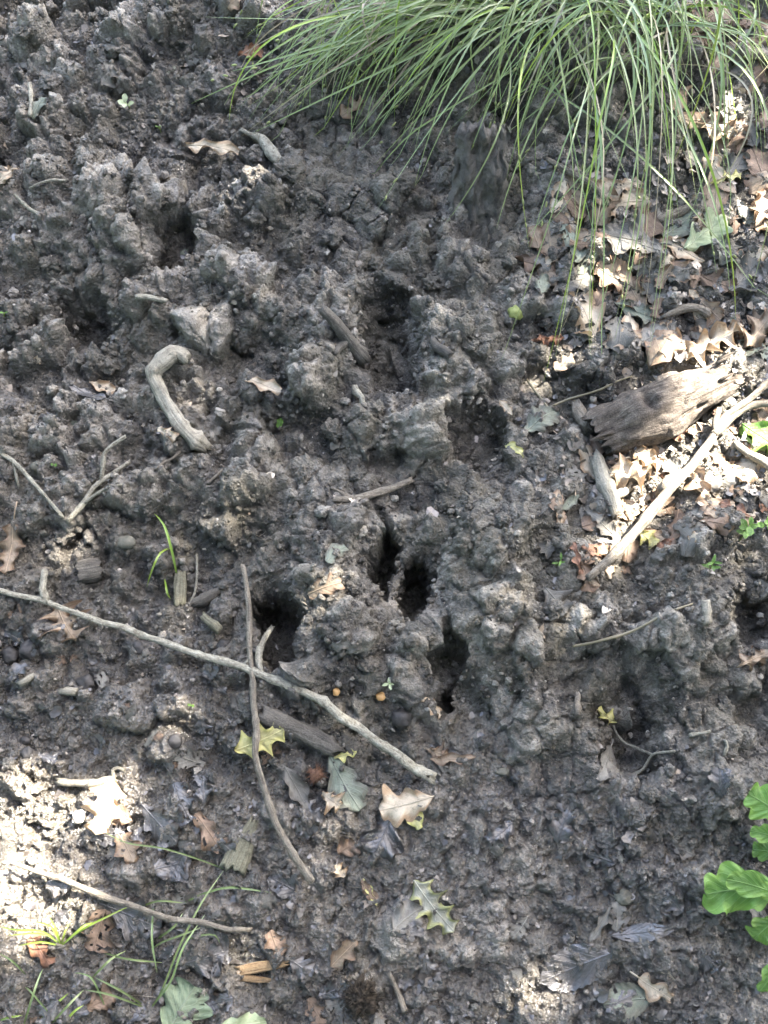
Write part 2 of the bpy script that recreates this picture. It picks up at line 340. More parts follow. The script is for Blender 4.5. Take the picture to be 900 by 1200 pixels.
def flake_material():
    m, nt, N, L, b = mat_new('leaf_flake'); at = N.new('ShaderNodeAttribute'); at.attribute_name = 'tone'
    r = ramp(N, [(0.0, (0.030, 0.025, 0.021)), (0.4, (0.070, 0.059, 0.048)), (0.66, (0.11, 0.095, 0.08)), (0.84, (0.19, 0.15, 0.11)), (0.95, (0.32, 0.26, 0.19)), (1.0, (0.42, 0.36, 0.28))]); L.new(at.outputs['Fac'], r.inputs[0])
    geo = N.new('ShaderNodeNewGeometry'); n = noise_n(N, L, geo.outputs['Position'], 300, 4, 0.6)
    hs = N.new('ShaderNodeHueSaturation'); L.new(r.outputs[0], hs.inputs['Color']); L.new(map_r(N, L, n, 0.3, 0.7, 0.7, 1.25), hs.inputs['Value'])
    L.new(hs.outputs[0], b.inputs['Base Color']); b.inputs['Roughness'].default_value = 0.34; b.inputs['Specular IOR Level'].default_value = 0.8
    bn = N.new('ShaderNodeBump'); bn.inputs['Strength'].default_value = 0.5; bn.inputs['Distance'].default_value = 0.001
    L.new(n, bn.inputs['Height']); L.new(bn.outputs[0], b.inputs['Normal']); return m
FLAKE = flake_material(); MUDFLAKE = MUD

# ================================================================ the ground: one sheet, fine under the camera, coarse to the horizon
STEP = 0.00172
xin = np.arange(-0.645, 0.645+1e-6, STEP); yin = np.arange(-0.645, 0.945+1e-6, STEP)
def local(u, v):                                            # mean-plane point and metres per pixel for a photo pixel
    p = plane_pt(u, v); k = mpp(p); return p, k
def terrain(xs, ys, fine):
    """height sheet over a grid: macro shape (mounds, hoof holes), then crumb relief pushed out along its normal"""
    GX, GY = np.meshgrid(xs, ys)                            # rows follow y
    edge = np.minimum(np.minimum(GX+0.645, 0.645-GX), np.minimum(GY+0.645, 0.945-GY))     # distance inside the finely modelled area
    FINE = sstep(0.0, 0.045, edge) if fine else 0.0
    INNER = 1 - sstep(0.0, 1.2, np.maximum(np.maximum(np.abs(GX)-0.645, -0.645-GY), GY-0.945))

    wx = GX + 0.016*fbm(GX, GY, 0.055, 3, 101); wy = GY + 0.016*fbm(GX, GY, 0.055, 3, 131)   # wobble so no feature is a clean ellipse
    wfx = wx + 0.006*fbm(GX, GY, 0.016, 3, 151); wfy = wy + 0.006*fbm(GX, GY, 0.016, 3, 171)

    H = SLOPE*GY*np.clip(INNER, 0.0, 1) + SLOPE*np.clip(GY, -2.5, 2.5)*(1-INNER)
    H += 0.016*fbm(GX, GY, 0.22, 3, 3) + 0.010*fbm(GX, GY, 0.075, 3, 33)*INNER
    H += 0.25*fbm(GX, GY, 6.0, 2, 5)*(1-INNER)
    # mounds: photo u, v, half-width, half-height in photo pixels, height in metres
    for (u, v, a, b_, h) in [
        (610, 20, 230, 110, 0.085), (400, 95, 70, 45, 0.035), (150, 265, 70, 55, 0.028), (270, 355, 65, 45, 0.032), (60, 240, 80, 60, 0.015), (60, 120, 90, 60, 0.016),
        (390, 640, 55, 75, 0.036), (395, 740, 50, 60, 0.026), (600, 690, 70, 80, 0.036), (610, 620, 60, 40, 0.016), (800, 730, 75, 60, 0.034), (550, 600, 45, 40, 0.018), (280, 590, 60, 45, 0.026),
        (450, 500, 120, 26, 0.026), (540, 400, 45, 60, 0.026), (390, 400, 40, 60, 0.024), (640, 560, 50, 40, 0.012), (480, 770, 40, 45, 0.018), (620, 780, 55, 60, 0.022), (330, 450, 60, 40, 0.018),
        (450, 230, 80, 40, 0.018), (330, 230, 60, 40, 0.020), (650, 840, 60, 50, 0.014), (840, 880, 70, 70, 0.02), (730, 610, 60, 50, 0.006), (210, 30, 80, 60, 0.024), (130, 500, 90, 50, 0.008),
        (700, 760, 45, 45, 0.012), (820, 640, 60, 40, 0.018), (60, 600, 60, 40, 0.014), (780, 960, 90, 70, 0.014)]:
        p, k = local(u, v); d2 = ((wx-p[0])/(a*k))**2 + ((wy-p[1])/(b_*k*1.06))**2; H += h*1.3*np.exp(-d2*1.1)
    # hoof holes and hollows: u, v, half-width, half-height, depth, lean (degrees), wall softness, rim
    for (u, v, a, b_, dep, ang, soft, rim) in [
        (207, 290, 27, 36, 0.060, -20, 0.34, 0.006), (100, 372, 36, 35, 0.052, 0, 0.5, 0.004), (455, 395, 38, 64, 0.062, 4, 0.38, 0.005), (552, 515, 46, 40, 0.042, -25, 0.45, 0.005),
        (452, 652, 14, 52, 0.070, 4, 0.28, 0.004), (489, 690, 15, 42, 0.070, -4, 0.28, 0.004), (470, 700, 40, 50, 0.016, 0, 0.5, 0.0), (322, 735, 27, 58, 0.075, 12, 0.3, 0.006), (522, 785, 18, 56, 0.062, -8, 0.3, 0.005), (545, 825, 28, 30, 0.040, 0, 0.4, 0.003),
        (738, 840, 44, 66, 0.046, -12, 0.5, 0.005), (742, 872, 22, 34, 0.030, 0, 0.4, 0.0), (272, 418, 44, 26, 0.026, 0, 0.5, 0.0), (345, 512, 42, 26, 0.026, 0, 0.45, 0.0), (876, 725, 24, 40, 0.036, 0, 0.5, 0.004),
        (205, 192, 52, 34, 0.032, 0, 0.55, 0.0), (425, 175, 60, 40, 0.020, 0, 0.6, 0.0), (628, 672, 20, 36, 0.022, 0, 0.6, 0.0), (560, 250, 60, 50, 0.016, 0, 0.6, 0.0), (120, 20, 60, 30, 0.02, 0, 0.6, 0.0),
        (660, 790, 26, 30, 0.018, 0, 0.5, 0.0), (448, 545, 30, 16, 0.022, 10, 0.4, 0.0), (505, 345, 26, 20, 0.012, 0, 0.5, 0.0), (800, 985, 50, 26, 0.022, 0, 0.6, 0.0), (230, 645, 36, 22, 0.012, 0, 0.5, 0), (700, 480, 40, 26, 0.014, 0, 0.6, 0.0), (640, 460, 34, 40, 0.014, 0, 0.5, 0.0),
        (880, 850, 30, 40, 0.014, 0, 0.6, 0), (380, 860, 60, 24, 0.014, 0, 0.6, 0), (170, 890, 90, 30, 0.012, 0, 0.7, 0), (320, 340, 30, 20, 0.016, 0, 0.5, 0), (150, 440, 50, 24, 0.012, 0, 0.6, 0), (590, 580, 24, 30, 0.02, 20, 0.5, 0)]:
        p, k = local(u, v); c, s = math.cos(R(ang)), math.sin(R(ang)); qx = (wfx-p[0])/k; qy = (wfy-p[1])/(k*1.06)
        ex = (qx*c+qy*s)/a; ey = (-qx*s+qy*c)/b_; e = (np.abs(ex)**2.4+np.abs(ey)**2.4)**(1/2.4)
        e = e*(1.22 if dep > 0.035 else 1.0); H -= dep*(1.12 if dep > 0.05 else 1.0)*(1-sstep(1-soft, 1+soft, e))
        if rim: H += rim*np.exp(-((e-1.35)/0.3)**2)

    # ---- regions (from plane pixels): wet mushy foot of the bank, dry pasty middle, crumbly top left
    t_ = -(CAM[2]-SLOPE*GY)                                     # invert the projection for region masks
    dx_, dy_, dz_ = GX-CAM[0], GY-CAM[1], t_
    dep_ = np.maximum(dy_*FWD[1]+dz_*FWD[2], 0.2); PU = 450+dx_/dep_/TAN*600; PV = 600-(dy_*UPV[1]+dz_*UPV[2])/dep_/TAN*600
    nz_ = fbm(GX, GY, 0.18, 3, 61)
    flat = sstep(820, 960, PV+90*nz_)                           # the trodden, flatter foot
    left = 1-sstep(260, 420, PU+120*nz_)
    wet = np.clip(0.85*flat + 0.75*sstep(650, 780, PV+80*nz_)*(1-sstep(240, 420, PU+80*nz_)) + 0.35*sstep(0.05, 0.5, fbm(GX, GY, 0.09, 3, 71)) + 0.25*left, 0, 1)
    crumb = np.clip(0.35 + 0.75*fbm(GX, GY, 0.13, 3, 81) + 0.55*left*(1-0.5*flat) - 0.45*flat, 0.05, 1); crumb = 0.08+0.92*sstep(0.12, 0.85, crumb)
    litter = sstep(600, 720, PU+60*nz_)*sstep(120, 240, PV+40*nz_)*(1-sstep(560, 680, PV+60*nz_))

    # ---- crumb relief, pushed out along the macro normal so that walls are rough too
    Hs = blur(H, 9); gy, gx = np.gradient(Hs, ys, xs)
    nl = 1/np.sqrt(gx*gx+gy*gy+1); NX, NY, NZ = -gx*nl, -gy*nl, nl
    calm = sstep(0.45, 0.85, nl)                               # the flat-pattern lumps fade out on steep walls; the 3-D noise carries on there
    SX, SY = GX, GY
    q1x = SX+0.012*fbm(SX, SY, 0.035, 3, 201); q1y = SY+0.012*fbm(SX, SY, 0.035, 3, 211)
    q2x = SX+0.0035*fbm(SX, SY, 0.011, 3, 221); q2y = SY+0.0035*fbm(SX, SY, 0.011, 3, 231)
    D = np.zeros_like(GX)
    def lumps(cell, amp, seed, wxx, wyy, keep=0.5, sharp=0.8):
        f1, f2, r = worley(wxx, wyy, cell, seed)
        dome = np.sqrt(np.clip(1-(f1/0.78)**2, 0, 1)); ed = np.clip((f2-f1)*2.6, 0, 1)**sharp
        return amp*dome*ed*np.clip((r-keep)/(1-keep), 0, 1)**0.6, r
    def billow3(x, y, z, wl_, octs, seed, gain=0.6):
        r = 0; a = 1.0; f = 1/wl_; tot = 0
        for o in range(octs):
            r = r+a*np.abs(perlin3(x*f+3.3*o, y*f+7.7*o, z*f, seed+o*5)); tot += a; a *= gain; f *= 1.93
        return r/tot*2.2-0.5
    pasty = 1-crumb; low = 0.8+0.2*(1-flat); full_flat = flat; flat = 0.5*flat
    l, r0 = lumps(0.066, 0.029, 300, q1x, q1y, 0.30, 0.6); D += (l-0.006)*(0.45+0.55*crumb)*(1-0.5*flat)*calm
    l, r1 = lumps(0.037, 0.025, 310, q1x+0.007, q1y, 0.3, 0.7); D += (l-0.005)*(0.4+0.6*crumb)*(1-0.35*flat)*calm
    l, r2 = lumps(0.0165, 0.0100, 320, q2x, q2y, 0.3); D += FINE*(l-0.002)*(0.2+0.8*crumb)*(0.15+1.0*np.clip(fbm(SX, SY, 0.06, 2, 87)+0.4, 0, 1))*calm
    l, r3 = lumps(0.0085, 0.0045, 330, q2x+0.003, q2y, 0.3); D += FINE*l*(0.25+0.75*crumb)*calm
    D += 0.020*billow3(q1x, q1y, H, 0.060, 4, 261, 0.52)*low
    D += FINE*0.0060*billow3(q2x, q2y, H, 0.0115, 2, 281)*(0.35+0.65*crumb)+FINE*0.0100*billow3(q1x*1.25, q1y, H, 0.026, 3, 287)*(0.25+0.85*full_flat)
    # torn cracks in the pasty parts
    f1, f2, _ = worley(q1x, q1y, 0.037, 340); D -= FINE*0.0080*np.exp(-((f2-f1)/0.05)**2)*pasty*(1-0.7*flat)*calm
    # shingled flakes of rotted leaf pressed into the foot of the bank
    f1, f2, rf = worley(q1x, q1y, 0.017, 360); a_ = rf*6.28
    fl = (np.cos(a_)*perlin(q1x/0.009, q1y/0.009, 5)+0.6*rf); D += FINE*0.0045*fl*np.clip(full_flat+0.4*left, 0, 1)*sstep(0.02, 0.16, f2-f1)
    D += 0.05*fbm(GX, GY, 0.6, 3, 91)*(1-INNER)
    D *= np.where(INNER < 1, 0.3+0.7*INNER, 1)
    VX, VY, VZ = GX+D*NX, GY+D*NY, H+D*NZ
    flat = full_flat; rnd_tone = 0.5+0.33*(r0-0.5)+0.30*(r1-0.5)+0.35*(r2-0.5)+0.25*(r3-0.5)+0.25*nz_
    if fine: VZ = VZ-0.012*(1-sstep(0.0, 0.012, edge))      # the fine sheet tucks under the coarse one at its border
    else: VZ = VZ-0.004*sstep(0.0, 0.02, edge)
    idx = np.arange(GX.size).reshape(GX.shape); F = np.stack([idx[:-1, :-1], idx[:-1, 1:], idx[1:, 1:], idx[1:, :-1]], axis=-1).reshape(-1, 4)
    if not fine:
        inside = (edge > 0.022).ravel(); F = F[~inside[F].all(axis=1)]
    return np.stack([VX, VY, VZ], -1).reshape(-1, 3), F, wet, rnd_tone, crumb, flat, litter
def graded(lo, hi):
    g = [0.008]
    while sum(g) < 60: g.append(g[-1]*1.4)
    g = np.cumsum(g); return np.concatenate([lo-g[::-1], np.linspace(lo, hi, int(round((hi-lo)/0.008))+1), hi+g])
V1, F1_, wet, tone_, crumb, flat, litter = terrain(xin, yin, True)
V2, F2_, wet2, tone2, _, _, _ = terrain(graded(-1.35, 1.35), graded(-1.35, 1.65), False)
ground = np_mesh('ground', np.concatenate([V1, V2]), F4=np.concatenate([F1_, F2_+len(V1)]), attrs={'wet': np.concatenate([wet.ravel(), wet2.ravel()]), 'tone': np.concatenate([tone_.ravel(), tone2.ravel()])}, mat=MUD)
tag(ground, 'dark churned mud of the woodland bank, pitted with deep hoof holes', kind='structure')

# ---------------------------------------------------------------- ground look-ups
ZI = V1[:, 2].reshape(len(yin), len(xin)).copy(); ZB = blur(ZI, 5); ZBB = blur(ZI, 12)
WI, CI, FI, LI = wet, crumb, flat, litter
def samp(A, x, y):
    fx = np.clip((np.asarray(x)-xin[0])/STEP, 0, len(xin)-1.001); fy = np.clip((np.asarray(y)-yin[0])/STEP, 0, len(yin)-1.001)
    ix = fx.astype(int); iy = fy.astype(int); a = fx-ix; b = fy-iy
    return (A[iy, ix]*(1-a)+A[iy, ix+1]*a)*(1-b)+(A[iy+1, ix]*(1-a)+A[iy+1, ix+1]*a)*b
def gz(x, y): return samp(ZI, x, y)
def gzs(x, y): return samp(ZB, x, y)
def normal(x, y, A=None, e=0.008):
    A = ZBB if A is None else A
    n = np.array([-(samp(A, x+e, y)-samp(A, x-e, y))/(2*e), -(samp(A, x, y+e)-samp(A, x, y-e))/(2*e), 1.0]); return n/np.linalg.norm(n)
TT = np.linspace(0.55, 2.6, 1400)
def hit(u, v, A=None, lift=0.0):
    """where the sight line of a photo pixel meets the ground"""
    A = ZB if A is None else A
    d = ray(u, v); d = d/np.linalg.norm(d); pts = CAM+TT[:, None]*d
    below = pts[:, 2] < samp(A, pts[:, 0], pts[:, 1])+lift; k = int(np.argmax(below)) if below.any() else len(TT)-1
    return pts[k]
def at_z(u, v, z):
    d = ray(u, v); return CAM+d*((z-CAM[2])/d[2])

# ================================================================ the tree whose crown shades the bank (its leaves leave the sun flecks)
FLECKS = [(15, 930, 24), (30, 965, 26), (18, 1005, 30), (12, 1042, 32), (48, 1050, 24), (66, 1080, 18), (128, 935, 22), (126, 960, 22),
    (858, 430, 20), (826, 440, 15), (842, 456, 13), (866, 450, 12), (882, 402, 22), (852, 402, 20), (826, 396, 14), (742, 552, 13), (800, 548, 20), (772, 582, 17), (742, 612, 15), (716, 645, 12), (848, 525, 18), (826, 562, 16), (885, 545, 16),
    (657, 426, 9), (838, 158, 11), (888, 245, 11), (700, 330, 8), (206, 848, 5), (384, 690, 3), (275, 600, 4), (640, 1160, 5), (30, 1100, 6)]
fl_w = []
for (u, v, r_) in FLECKS:
    p = hit(u, v, lift=0.045 if (780 < u < 900 and 380 < v < 475) else 0.006); fl_w.append((p, r_*mpp(p)*(0.55 if u < 70 and v > 900 else (1.15 if u > 780 and v < 480 else 0.75))))
e1 = np.cross(SUN, [0, 0, 1.0]); e1 /= np.linalg.norm(e1); e2 = np.cross(SUN, e1)
FC = np.array([(np.dot(p, e1), np.dot(p, e2)) for p, _ in fl_w]); FR = np.array([r for _, r in fl_w])
def crown_leaves(n, dist, thick, rad, seed, smin=0.035, smax=0.06):
    g = np.random.default_rng(seed)
    ang = g.uniform(0, 2*np.pi, n); rr = rad*np.sqrt(g.uniform(0, 1, n)); t = dist+g.uniform(-thick, thick, n)*np.sqrt(np.clip(1-(rr/rad)**2, 0.08, 1))
    c0 = np.array([0, 0.12, 0.0]); a = rr*np.cos(ang)+np.dot(c0, e1); b = rr*np.sin(ang)+np.dot(c0, e2)
    size = g.uniform(smin, smax, n)
    d = np.hypot(a[:, None]-FC[None, :, 0], b[:, None]-FC[None, :, 1])
    ok = (d > 1.0*FR[None, :]+0.42*size[:, None]).all(axis=1)
    a, b, t, size = a[ok], b[ok], t[ok], size[ok]; n = len(a)
    c = a[:, None]*e1+b[:, None]*e2+t[:, None]*SUN
    # each leaf faces roughly the light, tilted at random: a folded six-point blade
    nrm = SUN+g.normal(0, 0.45, (n, 3)); nrm /= np.linalg.norm(nrm, axis=1)[:, None]
    tx = np.cross(nrm, g.normal(0, 1, (n, 3))); tx /= np.linalg.norm(tx, axis=1)[:, None]; ty = np.cross(nrm, tx)
    prof = [(-0.55, 0, 0), (-0.2, 0.34, 0.05), (0.2, 0.32, 0.05), (0.6, 0, -0.06), (0.2, -0.32, 0.05), (-0.2, -0.34, 0.05)]
    V = np.stack([c+size[:, None]*(x*tx+y*ty+z*nrm) for x, y, z in prof], 1).reshape(-1, 3)
    k = np.arange(n)[:, None]*6; Fq = np.concatenate([k+np.array([[0, 1, 2, 3]]), k+np.array([[0, 3, 4, 5]])])
    return V, Fq
tb = SUN*4.1; foot = tb+e1*2.0; foot[2] = -0.3
oak = thing('oak_tree', foot, 'broad leafy tree whose crown overhangs and shades the muddy bank', 'tree')
def tube(pts, rad, sides=10, seed=0, rough=0.06, cap=True, flat_end=False):
    """tapered tube through points; returns verts, faces, uv"""
    pts = np.asarray(pts, float); n = len(pts); g = np.random.default_rng(seed)
    T = np.gradient(pts, axis=0); T /= np.linalg.norm(T, axis=1)[:, None]+1e-12
    a = np.array([0, 0, 1.0]) if abs(T[0][2]) < 0.9 else np.array([1.0, 0, 0])
    Nn = np.cross(T[0], a); Nn /= np.linalg.norm(Nn); V = []; UV = []; ln = 0; seam = []
    ph = g.uniform(0, 6.28, 4); per = g.uniform(0.9, 1.1, sides)
    for i in range(n):
        if i: ln += np.linalg.norm(pts[i]-pts[i-1])
        Nn = Nn-np.dot(Nn, T[i])*T[i]; Nn /= np.linalg.norm(Nn); B = np.cross(T[i], Nn)
        jag = g.normal(0, 0.55, sides)*rad[i] if (flat_end and i in (0, n-1)) else np.zeros(sides)
        for k in range(sides):
            th = 2*np.pi*k/sides
            w = 1+rough*(math.sin(2*th+ph[0]+ln*60)+0.7*math.sin(3*th+ph[1]-ln*130)+0.5*g.normal())
            V.append(pts[i]+rad[i]*per[k]**(1 if rough > 0.03 else 0)*w*(math.cos(th)*Nn+math.sin(th)*B)+T[i]*jag[k]); UV.append((k/sides*0.5 if k <= sides/2 else (1-k/sides)*0.5, ln))
    Fc = [(i*sides+k, i*sides+(k+1) % sides, (i+1)*sides+(k+1) % sides, (i+1)*sides+k) for i in range(n-1) for k in range(sides)]
    if cap:
        for i, e in ((0, -1), (n-1, 1)):
            c = len(V); V.append(pts[i]+T[i]*e*rad[i]*(0.15 if flat_end else 0.5)); UV.append((0.25, ln if i else 0))
            for k in range(sides):
                q = (i*sides+k, i*sides+(k+1) % sides, c); Fc.append(q if e > 0 else q[::-1])
    return np.array(V), Fc, np.array(UV)
hub = foot+np.array([0.0, 0.1, 3.0])
V, Fc, uv = tube([foot, foot+[0.05, 0, 1.2], foot+[0.02, 0.05, 2.2], hub, hub+[0.0, 0.1, 1.0]], [0.2, 0.15, 0.12, 0.09, 0.03], 14, 1, 0.05)
part('trunk', V, Fc, M_BARK, oak, uv)
g_ = np.random.default_rng(4)
for i in range(9):                                       # limbs carry the near half of the crown and leave the sun's gaps free
    an = -1.3+i*0.325; rr = g_.uniform(0.85, 1.25); s0 = foot+np.array([0, 0.05, 2.0+0.12*i])
    e = tb+rr*(math.cos(an)*e1+math.sin(an)*e2)+SUN*g_.uniform(0.0, 0.3)
    V, Fc, uv = tube([s0, (s0+e)/2+[0, 0, 0.15], e], [0.045, 0.028, 0.008], 8, i, 0.05); part('limb', V, Fc, M_BARK, oak, uv)
V, Fq = crown_leaves(34000, 4.1, 0.55, 1.42, 5)
crown = np_mesh('crown', V, F4=Fq, mat=LEAFM['canopy'], origin=tuple(foot), smooth=False); crown.parent = oak; crown.location = (0, 0, 0); tag(crown, kind='stuff')

# shrubs added out of view so skylight comes mainly from up the bank
def bush(name, label, cx, cy, rx, ry, h, n, seed):
    g = np.random.default_rng(seed); o = thing(name, (cx, cy, -0.25), label, 'shrub', 'added out-of-view shrubs that block skylight')
    th = g.uniform(0, 2*np.pi, n); cz = g.uniform(0.02, 1, n); rr = np.sqrt(g.uniform(0.25, 1, n))*np.sqrt(np.clip(1-(2*cz-0.9)**2*0.8, 0.1, 1))
    c = np.stack([cx+rx*rr*np.cos(th), cy+ry*rr*np.sin(th), -0.2+h*cz], 1); size = g.uniform(0.07, 0.13, n)
    nrm = g.normal(0, 1, (n, 3)); nrm /= np.linalg.norm(nrm, axis=1)[:, None]
    tx = np.cross(nrm, g.normal(0, 1, (n, 3))); tx /= np.linalg.norm(tx, axis=1)[:, None]; ty = np.cross(nrm, tx)
    prof = [(-0.55, 0, 0), (-0.2, 0.34, 0.05), (0.2, 0.32, 0.05), (0.6, 0, -0.06), (0.2, -0.32, 0.05), (-0.2, -0.34, 0.05)]
    V = np.stack([c+size[:, None]*(x*tx+y*ty+z*nrm) for x, y, z in prof], 1).reshape(-1, 3)
    k = np.arange(n)[:, None]*6; Fq = np.concatenate([k+np.array([[0, 1, 2, 3]]), k+np.array([[0, 3, 4, 5]])])
    cr = np_mesh('crown', V, F4=Fq, mat=LEAFM['canopy'], origin=(cx, cy, -0.25), smooth=False); cr.parent = o; cr.location = (0, 0, 0); tag(cr, kind='stuff')
    for i in range(4):
        a = i*1.6+seed; V, Fc, uv = tube([(cx, cy, -0.3), (cx+0.2*rx*math.cos(a), cy+0.2*ry*math.sin(a), h*0.4), (cx+0.5*rx*math.cos(a), cy+0.5*ry*math.sin(a), h*0.8)], [0.04, 0.025, 0.008], 8, i)
        part('stem', V, Fc, M_BARK, o, uv)
bush('sky_block_shrub', 'added tall dense shrub with dark green leaves below the slope, blocking low skylight, wider of two', -1.5, -2.3, 1.6, 0.9, 3.2, 5000, 1)
bush('sky_block_shrub', 'added tall dense shrub with dark green leaves below the slope, blocking low skylight, taller of two', 1.3, -2.5, 1.3, 0.9, 3.4, 5000, 2)

bush('sky_block_shrub', 'added tall leafy shrub blocking side skylight, beside the slope on the crumbly side', -2.7, 0.3, 0.9, 1.7, 3.6, 6000, 3)
bush('sky_block_shrub', 'added tall leafy shrub blocking side skylight, beside the slope beyond the oak seedling', 2.6, -0.7, 0.8, 1.1, 3.4, 5000, 4)
# second tree added out of view, its crown blocking sky overhead and behind
foot2 = np.array([-0.6, -3.6, -0.5]); sky_block = thing('sky_block_tree', foot2, 'added tree below the slope, its wide spreading crown blocking skylight', 'tree')
V, Fc, uv = tube([foot2, foot2+[0.05, 0.1, 1.8], foot2+[0.1, 0.5, 3.4], foot2+[0.3, 1.6, 4.9]], [0.17, 0.13, 0.09, 0.03], 12, 3); part('trunk', V, Fc, M_BARK, sky_block, uv)
for i in range(8):
    s0 = foot2+[0.1, 0.5, 3.0+0.1*i]; a = i*0.785; e = foot2+[2.2*math.cos(a), 2.0+2.0*math.sin(a), 4.6]
    V, Fc, uv = tube([s0, (s0+e)/2+[0, 0, 0.2], e], [0.05, 0.03, 0.008], 8, i); part('limb', V, Fc, M_BARK, sky_block, uv)
g = np.random.default_rng(77); n = 8500
th = g.uniform(0, 6.283, n); rr = np.sqrt(g.uniform(0, 1, n)); c = np.stack([0.0+3.8*rr*np.cos(th), -2.95+2.6*rr*np.sin(th), 4.4+g.uniform(-0.5, 0.5, n)-0.5*rr**2], 1)
pr = np.stack([(c-np.outer(c[:, 2]/SUN[2], SUN)) @ np.array([1.0, 0, 0]), (c-np.outer(c[:, 2]/SUN[2], SUN)) @ np.array([0, 1.0, 0])], 1); c = c[np.hypot(pr[:, 0], pr[:, 1]-0.1) > 1.1]; n = len(c)
size = g.uniform(0.10, 0.17, n); nrm = np.array([0, 0, 1.0])+g.normal(0, 0.4, (n, 3)); nrm /= np.linalg.norm(nrm, axis=1)[:, None]
tx = np.cross(nrm, g.normal(0, 1, (n, 3))); tx /= np.linalg.norm(tx, axis=1)[:, None]; ty = np.cross(nrm, tx)
prof = [(-0.55, 0, 0), (-0.2, 0.34, 0.05), (0.2, 0.32, 0.05), (0.6, 0, -0.06), (0.2, -0.32, 0.05), (-0.2, -0.34, 0.05)]
V = np.stack([c+size[:, None]*(x*tx+y*ty+z*nrm) for x, y, z in prof], 1).reshape(-1, 3); k = np.arange(n)[:, None]*6
cr = np_mesh('crown', V, F4=np.concatenate([k+np.array([[0, 1, 2, 3]]), k+np.array([[0, 3, 4, 5]])]), mat=LEAFM['canopy'], origin=tuple(foot2), smooth=False); cr.parent = sky_block; cr.location = (0, 0, 0); tag(cr, kind='stuff')

# ================================================================ loose soil crumbs, rotted leaf flakes and fibres (too many and too small to count)
def ico(sub):
    bm = bmesh.new(); bmesh.ops.create_icosphere(bm, subdivisions=sub, radius=1.0)
    V = np.array([v.co[:] for v in bm.verts]); Fs = np.array([[v.index for v in f.verts] for f in bm.faces]); bm.free(); return V, Fs
def rough_ball(sub, seed, amp=0.45, f=1.3, sq=(1, 1, 0.8)):
    V, Fs = ico(sub); o = Vector((seed*3.1, seed*1.7, seed*2.3)); out = []
    for v in V:
        p = Vector(v); d = 1+amp*mnoise.noise(p*f+o)+amp*0.6*mnoise.noise(p*f*2.3+o)+(amp*0.45*mnoise.noise(p*f*5+o) if sub > 1 else 0)
        c = mnoise.voronoi(p*1.3+o)[0][0]; out.append(np.array(v)*(d-0.25*c))
    return np.array(out)*np.array(sq), Fs
def rand_rot(n, g):
    q = g.normal(0, 1, (n, 4)); q /= np.linalg.norm(q, axis=1)[:, None]; w, x, y, z = q.T
    return np.stack([np.stack([1-2*(y*y+z*z), 2*(x*y-z*w), 2*(x*z+y*w)], -1), np.stack([2*(x*y+z*w), 1-2*(x*x+z*z), 2*(y*z-x*w)], -1), np.stack([2*(x*z-y*w), 2*(y*z+x*w), 1-2*(x*x+y*y)], -1)], 1)
def spots(n, g, weight):
    """random ground points inside the fine area, thinned by a weight map"""
    out = np.zeros((0, 2))
    while len(out) < n:
        p = np.stack([g.uniform(xin[4], xin[-5], n*2), g.uniform(yin[4], yin[-5], n*2)], 1)
        out = np.concatenate([out, p[g.uniform(0, 1, len(p)) < samp(weight, p[:, 0], p[:, 1])]])
    return out[:n]
def scatter_crumbs(n, sub, smin, smax, seed, weight, power=2.2):
    g = np.random.default_rng(seed); kinds = [rough_ball(sub, s, sq=(1, g.uniform(0.7, 1), g.uniform(0.55, 0.85))) for s in range(10)]
    p = spots(n, g, weight) if weight is not None else None; z = gz(p[:, 0], p[:, 1]) if weight is not None else None; s = smin+(smax-smin)*g.uniform(0, 1, n)**power; Rm = rand_rot(n, g)
    if weight is None: q = V2[ring[g.integers(0, len(ring), n)]]; p = q[:, :2]; z = q[:, 2]
    k = g.integers(0, 10, n); nv = len(kinds[0][0]); base = np.stack([kk[0] for kk in kinds])[k]
    V = np.einsum('nij,nvj->nvi', Rm, base)*s[:, None, None]+np.stack([p[:, 0], p[:, 1], z+0.25*s], 1)[:, None, :]
    Fs = (kinds[0][1][None]+(np.arange(n)*nv)[:, None, None]).reshape(-1, 3)
    t = np.repeat(np.clip(0.5+g.normal(0, 0.28, n), 0, 1.1), nv); w = np.repeat(samp(WI, p[:, 0], p[:, 1])*g.uniform(0.4, 1.1, n), nv)
    return V.reshape(-1, 3), Fs, t, w
WT = np.clip(0.15+0.85*CI, 0, 1)*(1-0.45*FI)*np.clip(0.75+(ZI-blur(ZI, 30))*14, 0.1, 1)
ring = np.where((np.abs(V2[:, 0]) < 1.3) & (V2[:, 1] > -1.3) & (V2[:, 1] < 1.6) & ((np.abs(V2[:, 0]) > 0.65) | (V2[:, 1] < -0.65) | (V2[:, 1] > 0.95)))[0]   # the ground round the picture
gyy, gxx = np.gradient(ZB, STEP); STEEP = np.clip((np.hypot(gxx, gyy)-0.7)/1.6, 0, 1)
def join_sets(sets):
    off = 0; Vs, Fs, Ts, Ws = [], [], [], []
    for V, F_, t, w in sets:
        Vs.append(V); Fs.append(F_+off); Ts.append(t); Ws.append(w); off += len(V)
    return np.concatenate(Vs), np.concatenate(Fs), np.concatenate(Ts), np.concatenate(Ws)
